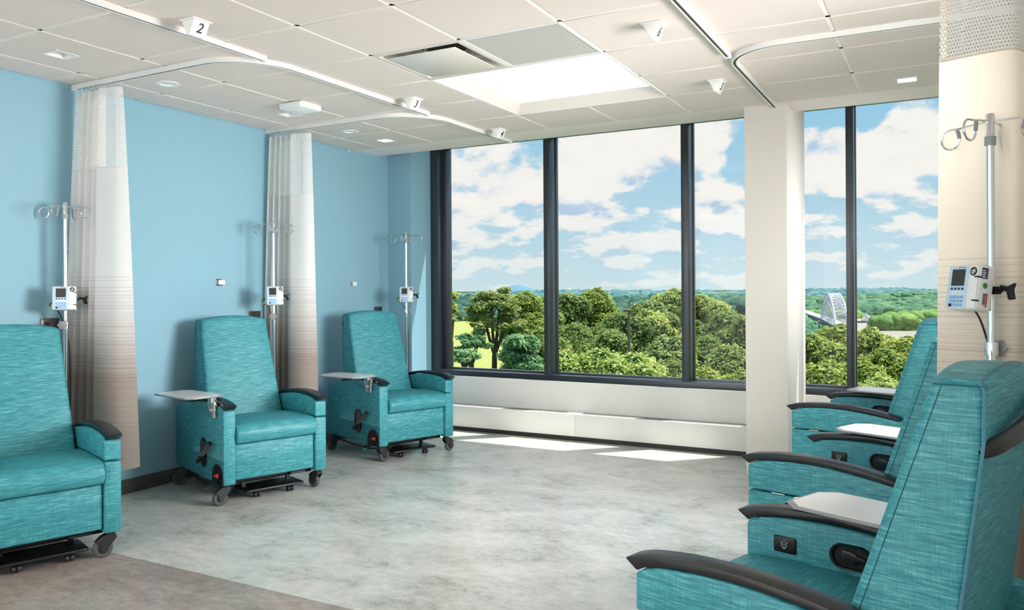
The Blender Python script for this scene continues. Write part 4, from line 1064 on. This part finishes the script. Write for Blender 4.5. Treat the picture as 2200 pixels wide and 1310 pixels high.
tree('B', 1150, 634, 62, 'dark tree beside the first mullion', .85)
tree('B', 1168, 700, 46, 'shaded tree low beside the first mullion', .6)
# middle pane
tree('B', 1216, 626, 64, 'dense tree in the middle pane, nearest the first mullion', .85)
tree('A', 1278, 614, 66, 'tall pointed yellow green tree in the middle pane', .84)
tree('B', 1330, 668, 56, 'mid green tree behind the lamp post', .9)
tree('B', 1400, 642, 68, 'broad tree right of the lamp post', .9)
tree('A', 1446, 616, 70, 'tall round tree by the second mullion', .74)
tree('A', 1395, 660, 58, 'bright tree below the broad tree', .72)
tree('B', 1240, 690, 52, 'shaded tree above the pale bushes', .78)
tree('B', 1440, 716, 46, 'dark tree low beside the second mullion', .72)
tree('B', 1310, 706, 48, 'dark green tree just above the pale bushes', .66)
for px, yt, s, q in ((1222, 748, .62, 'left'), (1290, 742, .68, 'middle'), (1362, 752, .66, 'right')):
    tree('C', px, yt, 37, 'pale green bushy tree in front, %s of three' % q, s, group='pale bushy trees in front')
tree('B', 1456, 772, 38, 'dark tree at the lower right of the middle pane', .5)
# third pane
tree('A', 1512, 630, 66, 'bright tree right beside the second mullion', .8)
tree('B', 1560, 664, 58, 'olive tree in the third pane', .85)
tree('B', 1604, 672, 55, 'olive tree partly hidden by the column', .85)
tree('B', 1520, 716, 48, 'dark tree low in the third pane', .75)
tree('A', 1590, 790, 34, 'bright bush at the foot of the third pane', .5)
tree('B', 1570, 736, 44, 'shaded tree left of the column', .66)
tree('A', 1508, 782, 36, 'small bright bush below the third pane', .42)
# right window
tree('A', 1748, 712, 50, 'yellow green tree right of the column', .82, ground=-16)
tree('A', 1800, 690, 54, 'bright tree under the bridge', .8, ground=-16)
tree('A', 1868, 698, 52, 'bright tree right of the fourth mullion', .8, ground=-16)
tree('A', 1942, 716, 50, 'bright tree before the river', .8, ground=-16)
tree('A', 1908, 744, 44, 'yellow green tree low before the river', .75, ground=-16)
tree('A', 1770, 768, 40, 'yellow green tree low beside the column', .7, ground=-16)
tree('A', 1838, 764, 40, 'yellow green tree low behind the fourth mullion', .7, ground=-16)
tree('C', 1880, 800, 36, 'pale bush at the foot of the right window', .6, ground=-16)
tree('A', 2010, 730, 46, 'bright tree behind the cream curtain', .8, ground=-16)
for px, yt, w, s, q in ((1665, 690, 56, .85, 'upper'), (1680, 770, 42, .7, 'lower')):
    tree('B', px, yt, w, 'green tree hidden behind the column, %s' % q, s)

# ------------------------------------------------------------------ sky
wd = bpy.data.worlds.new('sky'); scene.world = wd; wd.use_nodes = True
nt = NT(wd.node_tree); bg = wd.node_tree.nodes['Background']
d = nt.n('ShaderNodeTexCoord').outputs['Generated']
sp = nt.n('ShaderNodeSeparateXYZ', ins={0: d}); z = sp.outputs[2]
zc = nt.math('MAXIMUM', z, 0.0)
hor = nt.math('SQRT', nt.math('ADD', nt.math('POWER', sp.outputs[0], 2), nt.math('POWER', sp.outputs[1], 2)))
az = nt.math('ARCTAN2', sp.outputs[0], sp.outputs[1]); el = nt.math('ARCTANGENT', nt.math('DIVIDE', zc, hor))
blue = nt.ramp(nt.math('DIVIDE', el, .55), [(0, srgb(206, 228, 234)), (.12, srgb(186, 218, 232)), (.35, srgb(156, 206, 232)), (.7, srgb(132, 192, 230)), (1, srgb(116, 180, 226))])
# puffy clouds, smaller and flatter towards the horizon
tlow = nt.mapr(el, .17, .03, smooth=True)
def cl(off):
    e = nt.math('ADD', el, off)
    a = nt.n('ShaderNodeCombineXYZ', ins={0: nt.math('MULTIPLY', az, 7.5), 1: nt.math('MULTIPLY', e, 10.5), 2: .37}).outputs[0]
    c = nt.n('ShaderNodeCombineXYZ', ins={0: nt.math('MULTIPLY', az, 17), 1: nt.math('MULTIPLY', e, 46), 2: 3.1}).outputs[0]
    A = nt.noise(a, 1, 10, .57, dist=.1); B = nt.noise(c, 1, 8, .56)
    return nt.math('ADD', nt.math('MULTIPLY', A, nt.math('SUBTRACT', 1, tlow)), nt.math('MULTIPLY', B, tlow))
n0, n1 = cl(0), cl(.016)
# heavier cloud masses: centre (azimuth, elevation), half widths, weight
def azel(x, y): r = ray(x, y); return atan2(r.x, r.y), atan2(r.z, sqrt(r.x ** 2 + r.y ** 2))
bias = None
for px, py, hw, hh, wt in [(1010, 440, 130, 110, .10), (1090, 380, 60, 50, .07), (1330, 340, 170, 90, .17), (1250, 460, 60, 45, .10), (1400, 500, 110, 60, .10), (1540, 290, 60, 60, .13), (1560, 420, 70, 70, .10), (1800, 330, 120, 75, .16), (1980, 270, 80, 90, .14), (1880, 400, 70, 40, .10), (1930, 490, 80, 40, .09), (1760, 480, 40, 30, .07),
                           (1150, 310, 40, 30, -.10), (1330, 285, 14, 20, -.12), (1440, 420, 60, 40, -.12), (1590, 330, 40, 60, -.12), (1760, 250, 70, 30, -.16), (1850, 240, 60, 25, -.16), (1960, 420, 60, 50, -.10), (1330, 420, 40, 40, -.07), (1100, 340, 25, 20, -.1), (1840, 440, 60, 30, -.07)]:
    a, e = azel(px, py); sx, sy = hw / FPX, hh / FPX
    g = nt.math('ADD', nt.math('POWER', nt.math('DIVIDE', nt.math('SUBTRACT', az, a), sx), 2), nt.math('POWER', nt.math('DIVIDE', nt.math('SUBTRACT', el, e), sy), 2))
    g = nt.math('MULTIPLY', nt.math('EXPONENT', nt.math('MULTIPLY', g, -1)), wt)
    bias = g if bias is None else nt.math('ADD', bias, g)
cov = nt.math('ADD', n0, bias)
mask = nt.mapr(cov, .50, .58, smooth=True)
shade = nt.mapr(nt.math('SUBTRACT', n1, n0), -.06, .10)
cc = nt.ramp(shade, [(0, srgb(252, 248, 242)), (.55, srgb(246, 244, 240)), (.82, srgb(216, 228, 238)), (1, srgb(186, 208, 230))])
cc = nt.mix(nt.math('MULTIPLY', nt.mapr(cov, .60, .76), .7), cc, srgb(250, 247, 242))
low = nt.mapr(el, .0, .10)
mask2 = nt.math('MULTIPLY', mask, nt.math('ADD', nt.math('MULTIPLY', low, .5), .5))
sky = nt.mix(mask2, blue, cc)
sky = nt.mix(nt.math('LESS_THAN', z, -.002), sky, srgb(110, 130, 96))
nt.t.links.new(sky, bg.inputs[0]); bg.inputs[1].default_value = 1.0

# ------------------------------------------------------------------ lights
def lamp(name, typ, energy, loc=(0, 0, 0), target=None, color=(1, 1, 1), **kw):
    l = bpy.data.lights.new(name, typ); l.energy = energy; l.color = color
    for k, v in kw.items(): setattr(l, k, v)
    o = bpy.data.objects.new(name, l); COL.objects.link(o); o.location = loc
    if target is not None: o.rotation_euler = (Vector(target) - Vector(loc)).to_track_quat('-Z', 'Y').to_euler()
    return o
lamp('sun', 'SUN', 9.0, (20, 20, 40), Vector((20, 20, 40)) - SUNV * 10, (1, .96, .88), angle=.009)
lamp('key_strobe', 'AREA', 20, (.30, 3.62, 2.15), (-4.9, 4.0, 1.5), (1, .98, .95), shape='SQUARE', size=.35)
lamp('side_softbox', 'AREA', 68, (.52, 4.45, 1.62), (-4.6, 3.95, 1.05), (1, .99, .97), shape='RECTANGLE', size=1.5, size_y=1.1, spread=radians(95))
lamp('column_fill', 'AREA', 9, (.50, 6.35, 1.8), (-1.0, 6.65, 1.7), (.97, .99, 1), shape='RECTANGLE', size=.8, size_y=1.4, spread=radians(80))  # added lamp behind the curtain, brightens the column's side and last recliner
lamp('rear_bounce', 'AREA', 290, (-3.3, -.2, 1.5), (-3.5, -2.2, 2.4), (1, .975, .95), shape='RECTANGLE', size=2.4, size_y=1.2)  # added fill behind the camera, thrown at the rear wall for soft light
lamp('upward_fill', 'AREA', 24, (-2.5, 3.0, .3), (-2.5, 3.0, 2.8), (1, .97, .94), shape='RECTANGLE', size=4.4, size_y=6.0)  # added lamp facing up, brightens the ceiling like light off the floor

# ------------------------------------------------------------------ camera
cd = bpy.data.cameras.new('camera'); cam = bpy.data.objects.new('camera', cd); COL.objects.link(cam)
cd.sensor_fit = 'HORIZONTAL'; cd.sensor_width = 36; cd.lens = FPX / 2200 * 36
cd.shift_x = 0; cd.shift_y = -(655 - HY) / 2200; cd.clip_start = .05; cd.clip_end = 8000
up = -D2; back = -FV
cam.matrix_world = Matrix(((R2.x, up.x, back.x, 0), (R2.y, up.y, back.y, 0), (R2.z, up.z, back.z, CAMZ), (0, 0, 0, 1)))
scene.camera = cam
scene.view_settings.view_transform = 'Standard'; scene.view_settings.look = 'None'; scene.view_settings.exposure = 0
scene.cycles.max_bounces = 8; scene.cycles.diffuse_bounces = 5; scene.cycles.glossy_bounces = 4; scene.cycles.transparent_max_bounces = 24; scene.cycles.transmission_bounces = 4
scene.cycles.caustics_reflective = False; scene.cycles.caustics_refractive = False
scene.cycles.sample_clamp_indirect = 6
try: scene.cycles.use_denoising = True
except Exception: pass
